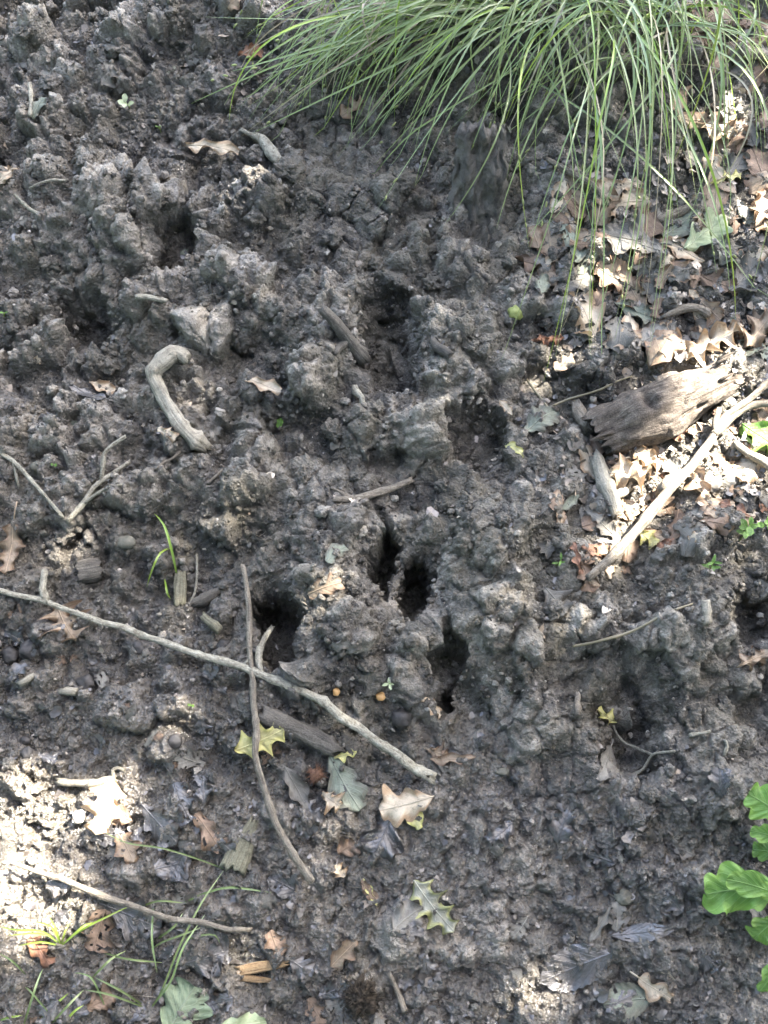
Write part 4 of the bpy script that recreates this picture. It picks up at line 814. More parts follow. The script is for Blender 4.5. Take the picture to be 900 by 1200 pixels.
for (nm, lb, pts, mt) in [
    ('straw_stub', 'short straight pale straw stub above the hooked stick', [(158, 347, 3.0), (176, 350, 3.2), (196, 353, 3.0)], W_PALE),
    ('broken_twig', 'small pale twig stuck in the ridge below the big hoof hole', [(413, 452, 3), (420, 463, 3.5), (427, 477, 3)], W_PALE),
    ('broken_twig', 'thin dark twig lying beside the foot of the hooked stick', [(182, 549, 1.6), (196, 540, 1.8), (212, 529, 1.6)], W_GREY),
    ('broken_twig', 'thin straight twig on the mound below the hooked stick', [(243, 567, 1.6), (252, 558, 1.7), (261, 550, 1.5)], W_GREY),
    ('broken_twig', 'short upright twig by the brown root clump', [(458, 1140, 3.0), (466, 1160, 3.4), (476, 1186, 3.6)], W_GREY),
    ('broken_twig', 'pale twig beside the curled grey leaf on the upper slope', [(34, 98, 2.6), (36, 116, 2.8), (35, 136, 2.6)], W_PALE),
    ('broken_twig', 'slim pale twig under the grey holly leaf', [(16, 228, 2.0), (30, 240, 2.0), (48, 251, 1.8)], W_PALE),
    ('broken_twig', 'curved pale rootlet on the dark crumbs of the upper slope', [(34, 222, 1.5), (52, 213, 1.5), (76, 210, 1.3)], W_PALE),
    ('wood_stub', 'small upright plug of pale wood on the mound', [(826, 704, 5.5), (828, 716, 6), (829, 731, 5)], W_TAN),
    ('wood_stub', 'small grey broken stub standing in the mud above the deep pit', [(678, 812, 3.5), (677, 824, 4), (677, 838, 4)], W_GREY),
    ('wood_stub', 'muddy stick stub in the wall of the big hoof hole', [(506, 400, 5), (516, 408, 5.5), (528, 417, 5)], W_MUD),
    ('wood_chip', 'dull green-grey wood chip below the long branch', [(22, 803, 3.4), (32, 797, 4), (42, 791, 3)], W_TAN),
    ('wood_chip', 'stubby tan wood chip beside the black nut', [(70, 810, 4), (80, 810, 4.4), (91, 811, 4)], W_TAN),
    ('wood_chip', 'flat olive wood chip above the long branch', [(240, 722, 5), (250, 731, 6), (259, 739, 5)], W_OLIVE),
    ('wood_chip', 'grey split wood chip beside the upright wood chunk', [(228, 708, 6), (242, 700, 6.5), (258, 690, 4)], W_MUD),
    ('dark_stick', 'brown broken stick crossing the litter above the log', [(776, 372, 3), (800, 361, 4), (820, 362, 4.5), (832, 368, 4)], W_GREY),
    ('dark_stick', 'grey knotted stick lying under the hanging grass blades', [(770, 260, 4), (790, 250, 5), (812, 242, 5), (826, 246, 4)], W_GREY),
    ('dark_stick', 'slender dark stick on the litter beside the grass', [(640, 185, 3), (665, 200, 3.4), (690, 215, 3.6), (715, 238, 3)], W_GREY),
    ('dark_stick', 'thick broken stick at the far edge beside the grass', [(868, 62, 6), (885, 62, 7), (910, 66, 7)], W_GREY),
    ('dark_stick', 'pale sunlit stick end below the forked branch', [(862, 520, 4), (880, 532, 5), (905, 546, 5.5)], W_TAN),
    ('pale_rootlet', 'thin pale rootlet hooked over the rim of the pit', [(742, 908, 1.6), (755, 900, 1.8), (764, 885, 1.7), (775, 882, 1.7), (790, 880, 1.4)], W_PALE),
    ('pale_rootlet', 'wiry pale rootlet hanging into the deep pit', [(718, 850, 1.3), (724, 862, 1.4), (735, 873, 1.5), (752, 880, 1.6), (765, 884, 1.6)], W_PALE),
    ('pale_rootlet', 'bleached rootlet curled on the mud between the pit and the oak seedling', [(808, 861, 2), (820, 859, 2.3), (834, 857, 2)], W_PALE),
    ('pale_rootlet', 'kinked rootlet hook on the mud beside the flat grey leaf', [(848, 884, 2), (852, 875, 2.4), (850, 867, 2)], W_PALE),
    ('dry_stalk', 'long dry greenish stalk laid across the mound with the seedlings', [(672, 758, 1.5), (710, 749, 1.7), (750, 735, 1.7), (790, 716, 1.4), (812, 708, 1.0)], GRASS_D),
    ('dry_stalk', 'thin straw stalk leaning by the small upright wood chunk', [(222, 706, 1.5), (229, 690, 1.6), (231, 650, 1.4)], W_PALE),
    ('dry_stalk', 'thin dry stalk along the bare mud beside the litter', [(618, 445, 1.2), (632, 462, 1.4), (648, 486, 1.2)], GRASS_D),
    ('dry_stalk', 'fine pale stalk crossing from the crumbs to the log', [(648, 474, 1.4), (670, 466, 1.4), (705, 455, 1.2), (740, 440, 1.0)], GRASS_D)]:
    stick(nm, lb, {'straw_stub': 'straw', 'wood_chip': 'wood chip', 'dry_stalk': 'stalk', 'pale_rootlet': 'root', 'wood_stub': 'wood stub', 'dark_stick': 'stick'}.get(nm, 'twig'), pts, mt, seed=len(lb), embed=0.2, stiff=4, sides=8, step=4, lift=0.001)

def chunk(name, label, u0, v0, u1, v1, half, mat, seed, thick=0.6, taper=0.7, lift=0.0, cat='wood'):
    """a split, fibrous piece of wood: ragged-ended flattened prism with long grooves"""
    a = hit(u0, v0); b = hit(u1, v1); k = mpp(a); ax = unit(b-a); L_ = np.linalg.norm(b-a); n_ = normal(*((a+b)/2)[:2]); s = unit(np.cross(ax, n_)); up = np.cross(s, ax); V = []; UV = []; n, m = 22, 22
    a = a+np.array([0, 0, half*k*thick*0.55+lift])
    for i in range(n+1):
        t = i/n; R_ = half*k*(1-(1-taper)*t)*(0.9+0.15*math.sin(t*3.1))
        for j in range(m):
            th = 2*math.pi*j/m; cx, cy = math.cos(th), math.sin(th); q = 1/max(abs(cx)**3+abs(cy)**3, 0.3)**(1/3)
            r = R_*q*(1+0.22*mnoise.noise((cx*3+seed, cy*3, t*1.2))+0.14*mnoise.noise((cx*8+seed, cy*8, t*2)))
            e = 0.2*L_*mnoise.noise((cx*4, cy*4, seed+(5 if t > .5 else 0)))*(max(0, t-0.7)/0.3 if t > .5 else max(0, 0.3-t)/0.3)
            V.append(a+ax*(t*L_+e)+s*(cx*r)+up*(cy*r*thick)); UV.append((min(j, m-j)/m, t*L_))
    Fc = [(i*m+j, i*m+(j+1) % m, (i+1)*m+(j+1) % m, (i+1)*m+j) for i in range(n) for j in range(m)]
    for i, e in ((0, 1), (n, -1)):
        c = len(V); V.append(np.mean(V[i*m:(i+1)*m], axis=0)+ax*e*0.003); UV.append((0.2, 0)); Fc += [((i*m+(j+1) % m, i*m+j, c) if e > 0 else (i*m+j, i*m+(j+1) % m, c)) for j in range(m)]
    return tag(mesh_obj(name, V, Fc, mat, UV), label, cat)
chunk('rotten_stick', 'tapering olive-grey rotten stick standing out of the wet leaves', 274, 1018, 298, 962, 17, W_OLIVE, 2, 0.55, 0.35)
chunk('wood_chunk', 'small upright brown chunk of crumbling wood below the grass sprout', 211, 711, 212, 672, 7.5, W_OLIVE, 4, 0.7, 0.9)
chunk('split_wood', 'splintered orange-brown wood chip beside the wet grey leaves', 280, 1138, 334, 1128, 6, W_RED, 5, 0.5, 0.8)
chunk('split_wood', 'second orange-brown splinter, thinner and lying below the first', 284, 1146, 318, 1149, 4, W_RED, 6, 0.5, 0.6)
chunk('clay_lump', 'angular grey clay lump above the leaf under the long branch', 92, 672, 120, 668, 14, W_MUD, 7, 0.7, 0.95, cat='soil clod')

# ================================================================ nuts, galls, pebbles, husk, root clump, clods
def ball(name, label, cat, u, v, rpx, mat, seed=0, amp=0.08, f=1.5, sq=(1, 1, 0.9), sub=3, sink=0.3, group=None, rot=0.0):
    V, Fs = rough_ball(sub, seed, amp, f, sq); p = hit(u, v); r = rpx*mpp(p); c, s = math.cos(rot), math.sin(rot)
    V = np.stack([V[:, 0]*c-V[:, 1]*s, V[:, 0]*s+V[:, 1]*c, V[:, 2]], 1)*r/max(0.7, np.abs(V).max()*0.95)+p+[0, 0, r*(1-2*sink)]
    return tag(mesh_obj(name, V, Fs.tolist(), mat), label, cat, group)
ball('round_gall', 'round yellow-green gall resting on the mud near the leaf litter', 'gall', 604, 369, 9.5, M_GALL, 1, 0.16, 2.0, (1, 0.92, 0.9), sink=0.25)
ball('husk', 'bristly reddish-brown husk between fallen leaves below the long branch', 'husk', 371, 909, 8.5, M_HUSK, 2, 0.12, 4, sink=0.15)
hk = bpy.data.objects['husk']; gg = np.random.default_rng(3); cpos = np.array(ORG['husk']); c0 = hit(371, 909); r0_ = 10*mpp(c0); c0 = c0+[0, 0, r0_*0.7]
VV = []; FF = []
for i in range(90):
    d = unit(gg.normal(0, 1, 3)+np.array([0, -0.2, 0.5])); e = c0+d*r0_*1.45+gg.normal(0, 0.001, 3); V_, F_, _ = tube([c0+d*r0_*0.8, e], [0.0006, 0.0001], 3, i, 0, cap=False); FF += [tuple(int(q)+len(VV) for q in f) for f in F_]; VV += list(V_)
part('bristles', VV, FF, M_HUSK, hk)
ball('orange_chip', 'bright orange seed chip beside the ridge foot', 'seed', 394, 811, 5, M_ORANGE, 3, 0.15, 1.2, (1, 1.2, 0.6), sink=0.2)
ball('orange_chip', 'rounded orange seed chip next to the tiny green sprout', 'seed', 446, 817, 6, M_ORANGE, 4, 0.12, 1.2, (1, 0.9, 0.6), sink=0.2)
ball('black_nut', 'knobbly black nut half sunk under the leaning mud ridge', 'nut', 470, 843, 13, M_NUT, 5, 0.18, 2.4, (1, 0.9, 0.8))
for i, (u, v, r_, lb) in enumerate([(101, 800, 11, 'round black nut shell alone below the long branch'), (35, 761, 12, 'dark nut shell, upper of the pair under the long branch'), (13, 768, 11, 'dark nut shell, lower of the pair under the long branch'), (205, 869, 10, 'round black nut on the wet mush above the sunlit holly leaf'), (163, 760, 10, 'hollow dark nut shell just below the long branch'), (262, 756, 8, 'dark nut tucked against the long branch near the slender stick'), (32, 884, 9, 'wet dark nut near the sunlit mud corner'), (30, 868, 7, 'small wet nut above the sunlit mud corner')]):
    ball('dark_nut', lb, 'nut', u, v, r_, M_NUT, 10+i, 0.2, 1.4, (1, 0.86, 0.72), sink=0.40, rot=i*1.3)
ball('pebble', 'smooth olive-brown pebble on the crumbs between the grass sprout and the holly leaf', 'pebble', 150, 638, 12, M_STONE, 30, 0.08, 1.0, (1.1, 0.75, 0.6), sink=0.2)
ball('pebble', 'pale flat pebble beside the forked twig', 'pebble', 44, 548, 8, M_STONE, 31, 0.15, 1.3, (1, 0.8, 0.5), sink=0.2)
ball('pebble', 'small white pebble by the sunlit holly leaf', 'pebble', 94, 958, 8, plain('white_pebble', (0.4, 0.36, 0.3), (0.5, 0.46, 0.4)), 32, 0.1, 1.2, (0.9, 1, 0.6), sink=0.15)
ball('pebble', 'round muddy snail-like pebble on the flat trodden mud', 'pebble', 732, 1052, 12, M_STONE, 33, 0.4, 1.8, (1, 0.8, 0.6), sink=0.42)
ball('pebble', 'small pale pebble near the flat grey leaf', 'pebble', 588, 905, 8, M_STONE, 34, 0.15, 1.3, (1.2, 0.7, 0.5), sink=0.2)
ball('root_clump', 'dark brown fibrous clump of roots at the foot of the slope', 'root clump', 424, 1168, 25, M_ROOTS, 40, 0.5, 1.8, (1, 1.15, 0.8), sub=4, sink=0.25)
rc = bpy.data.objects['root_clump']; gg = np.random.default_rng(6); c0 = hit(424, 1168); rr_ = 25*mpp(c0); VV = []; FF = []
for i in range(150):
    d = unit(gg.normal(0, 1, 3)+np.array([0, -0.1, 0.6])); s0 = c0+[0, 0, rr_*0.45]+d*rr_*0.6; m_ = s0+d*rr_*gg.uniform(0.2, 0.35)+gg.normal(0, 0.003, 3); e = m_+gg.normal(0, 0.004, 3)
    V_, F_, _ = tube([s0, m_, e], [0.0007, 0.0006, 0.0002], 3, i, 0, cap=False); FF += [tuple(int(q)+len(VV) for q in f) for f in F_]; VV += list(V_)
part('root_hairs', VV, FF, M_ROOTS, rc)
# larger loose clods, each its own thing
meshes = []
def clod_at(u, v, r_, i):
    V, Fs = rough_ball(4, 50+i % 7, 0.55, 1.5, (1, 0.85+0.02*(i % 7), 0.72)) if i < 7 else (None, None)
    if V is not None:
        me = bpy.data.meshes.new('soil_clod'); me.from_pydata((V*0.9).tolist(), [], Fs.tolist()); me.polygons.foreach_set('use_smooth', np.ones(len(me.polygons), dtype=bool)); me.materials.append(CLOD)
        a = me.attributes.new('tone', 'FLOAT', 'POINT'); a.data.foreach_set('value', np.full(len(V), 0.5, dtype=np.float32)); meshes.append(me)
    p = hit(u, v); k = r_*mpp(p); o = bpy.data.objects.new('soil_clod', meshes[i % 7]); link(o); o.location = (p[0], p[1], p[2]+k*0.25); o.scale = (k, k, k); o.rotation_euler = (0.3*math.sin(i*3.0), 0.3*math.cos(i*2.0), i*1.9)
    return tag(o, 'loose crumbly dark clod lying on the churned mud', 'soil clod', 'loose clods on the churned mud')
CL = [(440, 480, 17), (295, 85, 15), (470, 215, 26), (340, 205, 24), (60, 100, 16), (140, 60, 20), (232, 110, 18), (300, 255, 18), (505, 335, 16), (250, 260, 14), (60, 310, 16), (30, 365, 12), (130, 430, 14), (320, 425, 14), (355, 560, 15), (420, 560, 14), (505, 480, 15), (630, 540, 18), (560, 445, 14), (660, 640, 20), (520, 570, 14), (390, 505, 22), (345, 600, 14), (650, 715, 18), (575, 740, 14), (620, 870, 14), (560, 890, 12), (690, 860, 14), (780, 790, 15), (850, 830, 18), (600, 960, 14), (760, 930, 16), (820, 760, 18), (250, 530, 13), (170, 585, 13), (75, 630, 18), (110, 560, 12), (195, 235, 16), (30, 40, 16), (100, 190, 14), (390, 280, 18), (440, 310, 14), (640, 380, 12), (600, 330, 14), (560, 300, 16), (430, 780, 14), (500, 745, 12), (350, 690, 15), (415, 690, 13), (590, 610, 14)]
for i, (u, v, r_) in enumerate(CL): clod_at(u, v, r_*0.8, i)

# ================================================================ fallen leaves one can point at
LEAVES = [
 # name, label, base, tip, half-width px, kind, material, extra
 ('holly_leaf', 'brown spiny holly leaf beside the side twig, stalk up', (18, 612), (8, 676), 19, 'holly', 'tan', dict(kc=0.5, lobes=4, stalk=20, wave=0.5, lift=0.006)),
 ('holly_leaf', 'tan holly leaf hanging under the long branch', (66, 710), (90, 754), 27, 'holly', 'tan', dict(kc=-0.6, lobes=3, wave=0.6, lift=0.006)),
 ('holly_leaf', 'pale holly leaf in full sunlight by the curved stick', (138, 916), (118, 980), 29, 'holly', 'pale', dict(kc=0.2, lobes=3, wave=0.3, lift=0.008, drape=0.2)),
 ('holly_leaf', 'yellow holly leaf crossed by the slender stick', (279, 884), (334, 860), 24, 'holly', 'yellow', dict(lobes=3, wave=0.2, kc=0.15, lift=0.012, drape=0.05)),
 ('holly_leaf', 'grey holly leaf with yellow tips on the trodden mud', (484, 1034), (530, 1092), 25, 'holly', 'hollygrey', dict(lobes=4, wave=0.4, kc=0.3, lift=0.008, drape=0.2)),
 ('holly_leaf', 'bleached holly leaf at the edge of the upper slope', (-6, 238), (22, 204), 14, 'holly', 'pale', dict(lobes=3, wave=0.5, kc=0.7, lift=0.005)),
 ('holly_leaf', 'tan curled holly leaf in the mouth of the hole beside the seedling mound', (862, 782), (900, 766), 15, 'holly', 'tan', dict(lobes=3, wave=0.7, kc=0.8, lift=0.006)),
 ('holly_leaf', 'yellow-green tip of a holly leaf sticking out of the deep pit', (722, 846), (700, 832), 9, 'holly', 'yellow', dict(lobes=2, wave=0.6, kc=0.9, lift=0.006)),
 ('holly_leaf', 'red-brown edge-on holly leaf on the mud below the green gall', (622, 402), (660, 396), 10, 'holly', 'russet', dict(lobes=3, wave=0.9, kc=1.5, lift=0.006)),
 ('holly_leaf', 'crisp sunlit holly leaf with tall spines above the log', (800, 425), (866, 385), 24, 'holly', 'pale', dict(lobes=4, wave=0.6, kc=0.9, lift=0.010, drape=0.2)),
 ('holly_leaf', 'tan holly leaf tilted on the litter beside the sunlit one', (872, 410), (905, 368), 20, 'holly', 'tan', dict(lobes=3, wave=0.6, kc=-0.6, lift=0.008)),
 ('oak_leaf', 'pale brown lobed oak leaf at the end of the long branch', (508, 936), (446, 952), 24, 'oak', 'pale', dict(lobes=3.5, wave=0.5, kc=-0.5, lift=0.006, drape=0.3)),
 ('oak_leaf', 'yellow-green lobe of leaf under the pale oak leaf', (478, 930), (490, 972), 11, 'oak', 'yellow', dict(lobes=2.2, wave=0.2, lift=0.002)),
 ('oak_leaf', 'dark grey-green oak leaf with pale blisters by the husk', (384, 884), (420, 950), 22, 'oak', 'greygreen', dict(lobes=3.5, wave=0.3, lift=0.003)),
 ('beech_leaf', 'long folded grey-brown leaf between the husk and the slender stick', (335, 900), (362, 950), 12, 'ovate', 'grey', dict(kc=0.9, wave=0.3, lift=0.003)),
 ('crumpled_leaf', 'small cream crumpled leaf below the husk', (378, 930), (398, 946), 12, 'scrap', 'pale', dict(kc=0.8, wave=0.9, lift=0.005)),
 ('curled_leaf', 'curled yellow-tan strip of leaf on the dark upper slope', (219, 182), (280, 190), 9, 'scrap', 'pale', dict(kc=0.9, ka=-0.9, wave=0.5, lift=0.022, drape=0.0, nt=34)),
 ('beech_leaf', 'long narrow tan leaf below the black nut', (504, 892), (557, 890), 7, 'ovate', 'tan', dict(kc=1.1, wave=0.5, lift=0.003)),
 ('beech_leaf', 'pointed brown leaf lying at the lip of the deep pit', (716, 876), (700, 918), 13, 'ovate', 'grey', dict(kc=0.9, wave=0.2, stalk=14, lift=0.004)),
 ('curled_leaf', 'rolled brown leaf above the root clump', (388, 1132), (418, 1102), 14, 'ovate', 'tan', dict(kc=1.5, wave=0.3, lift=0.006, drape=0.1)),
 ('wet_leaf', 'large flat wet grey leaf with clear veins on the trodden mud', (716, 1116), (634, 1150), 25, 'ovate', 'wet', dict(wave=0.12, drape=0.85, lift=0.002, nt=34)),
 ('wet_leaf', 'smooth blue-grey leaf with a folded edge at the foot', (764, 1168), (706, 1176), 21, 'ovate', 'greygreen', dict(wave=0.1, drape=0.8, kc=0.4, lift=0.003)),
 ('torn_leaf', 'torn pale leaf tip with stalk beside the smooth blue-grey leaf', (748, 1146), (784, 1170), 12, 'scrap', 'pale', dict(kc=0.6, wave=0.6, lift=0.004, stalk=12)),
 ('beech_leaf', 'thin twisted olive leaf standing on the trodden mud', (690, 1104), (714, 1064), 6, 'ovate', 'grey', dict(kc=1.2, wave=0.3, lift=0.006, drape=0.2)),
 ('wet_leaf', 'long dark leaf half buried in the trodden mud', (716, 1096), (790, 1090), 10, 'ovate', 'wet', dict(wave=0.2, drape=0.9, lift=0.0)),
 ('wet_leaf', 'big crumpled silver-grey leaf under the thin branch', (112, 1056), (188, 1088), 25, 'oak', 'wet', dict(wave=0.5, drape=0.6, lobes=4.5, lift=0.005, nt=34)),
 ('wet_leaf', 'broad wet silver-grey leaf above the lobed green leaf', (208, 1132), (262, 1116), 25, 'oak', 'wet', dict(wave=0.35, drape=0.7, lift=0.004)),
 ('wet_leaf', 'wet blue-grey leaf between the sunlit holly leaf and the rotten stick', (166, 942), (208, 988), 22, 'oak', 'wet', dict(wave=0.4, drape=0.7, lift=0.004)),
 ('wet_leaf', 'crumpled grey leaf below the wet blue-grey leaf', (170, 1022), (224, 1008), 20, 'oak', 'wet', dict(wave=0.6, drape=0.6, lift=0.004)),
 ('curled_leaf', 'curled brown leaf tucked under the sunlit holly leaf', (140, 976), (160, 1010), 15, 'ovate', 'tan', dict(kc=1.0, wave=0.4, lift=0.004)),
 ('wet_leaf', 'wet grey leaf beside the splintered orange chip', (338, 1122), (366, 1142), 14, 'oak', 'wet', dict(wave=0.3, drape=0.8)),
 ('torn_leaf', 'purplish torn leaf by the base of the grass tuft', (104, 1182), (132, 1166), 16, 'scrap', 'brown', dict(wave=0.7, kc=0.6, lift=0.005)),
 ('torn_leaf', 'reddish crumpled leaf near the yellow grass tuft', (38, 1096), (60, 1130), 12, 'scrap', 'russet', dict(wave=0.7, kc=0.6, lift=0.005)),
 ('lobed_leaf', 'mouldy grey-green lobed leaf at the foot of the slope', (196, 1212), (228, 1156), 34, 'oak', 'moldgreen', dict(wave=0.2, drape=0.4, lobes=2.6, lift=0.006, nt=36, m=8)),
 ('lobed_leaf', 'brighter green leaf edge next to the mouldy lobed leaf', (254, 1206), (312, 1196), 14, 'oak', 'palegreen', dict(wave=0.3, lobes=2.2, lift=0.005)),
 ('torn_leaf', 'pale leaf scrap in the bare mud below the husk', (404, 1028), (394, 1014), 9, 'scrap', 'pale', dict(wave=0.7, kc=0.5, lift=0.003)),
 ('torn_leaf', 'grey-brown scrap above the pale leaf scrap', (396, 1000), (416, 988), 13, 'scrap', 'brown', dict(wave=0.5, kc=0.4, lift=0.003)),
 ('beech_leaf', 'thin yellow-green leaf sliver on the trodden mud', (426, 1030), (442, 1062), 4.5, 'ovate', 'yellow', dict(kc=1.2, wave=0.4, lift=0.003)),
 ('torn_leaf', 'dark bluish leaf flap below the pale oak leaf', (460, 956), (440, 1000), 26, 'scrap', 'black', dict(wave=0.4, drape=0.6, lift=0.002)),
 ('torn_leaf', 'tan leaf scrap on the rim by the hooked stick foot', (290, 452), (330, 462), 9, 'scrap', 'pale', dict(kc=0.8, wave=0.5, lift=0.004)),
 ('torn_leaf', 'pale grey leaf scrap with a raised tip at the hooked stick foot', (246, 516), (258, 500), 8, 'scrap', 'grey', dict(kc=0.5, wave=0.6, lift=0.004)),
 ('torn_leaf', 'dark-edged leaf scrap tucked in the bend of the hooked stick', (188, 508), (208, 520), 8, 'scrap', 'pale', dict(kc=0.8, wave=0.6, lift=0.003)),
 ('torn_leaf', 'small tan sliver at the rim of the hole facing the log', (584, 476), (599, 494), 5, 'ovate', 'pale', dict(kc=0.9, lift=0.004)),
 ('torn_leaf', 'yellow leaf sliver in the middle hole', (592, 526), (612, 542), 5, 'scrap', 'yellow', dict(kc=1.0, wave=0.8, lift=0.004)),
 ('torn_leaf', 'sage-green leaf stuck to the ridge between the hoof holes', (382, 660), (404, 642), 10, 'scrap', 'greygreen', dict(wave=0.2, drape=0.8, lift=0.003)),
 ('torn_leaf', 'tan muddy leaf pressed on the ridge below the sage leaf', (362, 702), (400, 686), 13, 'scrap', 'tan', dict(wave=0.2, drape=0.85, lift=0.002)),
 ('torn_leaf', 'wrinkled grey scrap on the ridge foot', (390, 758), (430, 760), 9, 'scrap', 'grey', dict(kc=0.9, wave=0.6, lift=0.005)),
 ('torn_leaf', 'dull tan scrap beside the narrow hoof slot', (494, 822), (516, 840), 9, 'scrap', 'pale', dict(kc=0.6, wave=0.5, lift=0.004)),
 ('torn_leaf', 'rotten brown leaf cluster above the narrow tan leaf', (500, 878), (524, 886), 10, 'oak', 'tan', dict(wave=1.0, kc=1.0, lift=0.004)),
 ('torn_leaf', 'grey rotten leaf hanging over the mud below the forked branch', (640, 690), (662, 720), 17, 'scrap', 'grey', dict(wave=0.4, kc=-0.5, lift=0.004)),
 ('oak_leaf', 'flat greenish-grey leaf on the bare mud before the dark end of the log', (612, 510), (648, 484), 18, 'oak', 'greygreen', dict(wave=0.25, drape=0.7, lift=0.004)),
 ('torn_leaf', 'pale triangular sunlit scrap under the red-brown holly leaf', (650, 436), (670, 420), 9, 'scrap', 'pale', dict(wave=0.3, lift=0.005)),
 ('ivy_leaf', 'grey-green angular leaf beside the grey oak leaf', (632, 350), (638, 324), 9, 'ovate', 'greygreen', dict(wave=0.3, lift=0.004)),
 ('oak_leaf', 'flat grey oak leaf below the hanging grass', (646, 344), (692, 322), 17, 'oak', 'grey', dict(wave=0.25, lift=0.004)),
 ('oak_leaf', 'large olive-brown leaf pointed at one end under the grass', (770, 290), (700, 278), 24, 'ovate', 'grey', dict(wave=0.25, kc=0.4, lift=0.006, stalk=14)),
 ('maple_leaf', 'small yellow leaf with dark spots beside the grass', (830, 224), (866, 210), 10, 'holly', 'yellow', dict(lobes=3, wave=0.4, lift=0.006)),
 ('curled_leaf', 'sunlit curled tan leaf high beside the grass', (812, 152), (860, 164), 13, 'oak', 'pale', dict(kc=1.2, wave=0.8, lift=0.008)),
 ('oak_leaf', 'pale green oak leaf lying in the litter below the grass', (800, 296), (846, 258), 22, 'oak', 'palegreen', dict(wave=0.35, lift=0.007)),
 ('oak_leaf', 'tan leaf with a torn lobe next to the small yellow leaf', (850, 212), (872, 186), 16, 'oak', 'grey', dict(wave=0.4, lift=0.006)),
 ('oak_leaf', 'crumpled tan leaf in sun at the edge beyond the litter', (884, 272), (900, 228), 17, 'oak', 'tan', dict(wave=0.7, kc=0.7, lift=0.008)),
 ('crumpled_leaf', 'cream balled-up leaf under the log', (712, 560), (758, 556), 19, 'scrap', 'pale', dict(kc=1.3, wave=0.9, lift=0.010, drape=0.1)),
 ('crumpled_leaf', 'sunlit crumpled leaf beside the forked branch', (742, 532), (772, 548), 15, 'scrap', 'pale', dict(kc=1.1, wave=0.9, lift=0.008)),
 ('curled_leaf', 'sunlit ochre leaf curled below the forked branch', (806, 552), (826, 588), 14, 'scrap', 'tan', dict(kc=1.4, wave=0.7, lift=0.006)),
 ('green_leaf', 'fresh green leaf at the edge behind the forked branch', (868, 500), (908, 528), 20, 'ovate', 'green', dict(kc=0.4, wave=0.4, lift=0.008)),
 ('torn_leaf', 'sage leaf sliver on bare mud near the stub stick', (658, 598), (678, 580), 6, 'ovate', 'greygreen', dict(kc=0.7, lift=0.003)),
 ('torn_leaf', 'upright russet leaf edge by the lower end of the forked branch', (668, 640), (678, 676), 5, 'scrap', 'russet', dict(kc=1.2, wave=0.8, lift=0.006)),
 ('torn_leaf', 'pale leaf scrap under the lower end of the forked branch', (748, 625), (768, 640), 10, 'scrap', 'yellow', dict(kc=0.7, wave=0.8, lift=0.005)),
 ('torn_leaf', 'reddish leaf curl beside the sunlit branch', (770, 646), (788, 632), 7, 'scrap', 'russet', dict(kc=1.0, wave=0.8, lift=0.005)),
 ('torn_leaf', 'pale grey leaf point beside the tiny pale seedling', (122, 108), (136, 86), 9, 'scrap', 'grey', dict(kc=0.7, wave=0.5, lift=0.006)),
 ('torn_leaf', 'greenish bark-like scrap on the upper slope', (42, 148), (54, 124), 9, 'scrap', 'greygreen', dict(kc=0.6, wave=0.2, lift=0.006)),
 ('torn_leaf', 'curled grey leaf near the pale twig of the upper slope', (82, 96), (98, 82), 9, 'holly', 'grey', dict(kc=1.0, wave=0.8, lobes=2, lift=0.006)),
 ('torn_leaf', 'reddish leaf showing through the outermost grass tips', (280, 70), (308, 62), 11, 'oak', 'russet', dict(kc=0.5, wave=0.5, lift=0.006)),
 ('torn_leaf', 'tan leaf behind the flattest outermost grass blades', (264, 14), (282, 4), 10, 'scrap', 'tan', dict(kc=0.5, wave=0.4, lift=0.006)),
 ('torn_leaf', 'tan torn leaf beneath the grass over the dark bank', (400, 140), (424, 120), 9, 'scrap', 'tan', dict(kc=0.5, wave=0.6, lift=0.006)),
 ('torn_leaf', 'green leaf fleck on the mound above the forked twig', (325, 498), (329, 487), 4, 'ovate', 'green', dict(kc=0.5, rib=False)),
 ('torn_leaf', 'bright yellow tip at the rim of the pale branch end', (392, 890), (418, 884), 5, 'scrap', 'yellow', dict(kc=0.9, wave=0.7)),
 ('torn_leaf', 'pale mottled leaf scraps between the hooked stick and a hollow', (104, 446), (134, 456), 9, 'scrap', 'pale', dict(kc=0.5, wave=0.8, drape=.7)),
 ('torn_leaf', 'blue-grey leaf pressed into crumbs below the pale mottled scraps', (84, 456), (122, 472), 9, 'scrap', 'wet', dict(kc=0.3, wave=0.4, drape=0.9)),
]
for i, (nm, lb, b_, t_2, hw, kd, mt, kw) in enumerate(LEAVES):
    kw = dict(kw); cat = 'leaf'
    if nm == 'wet_leaf': kw['ragged'] = 0.22; kw['lift'] = 0.001; kw['drape'] = max(kw.get('drape', 0.5), 0.7)
    leaf(nm, lb, cat, b_, t_2, hw, kd, mt, seed=i*7, **kw)

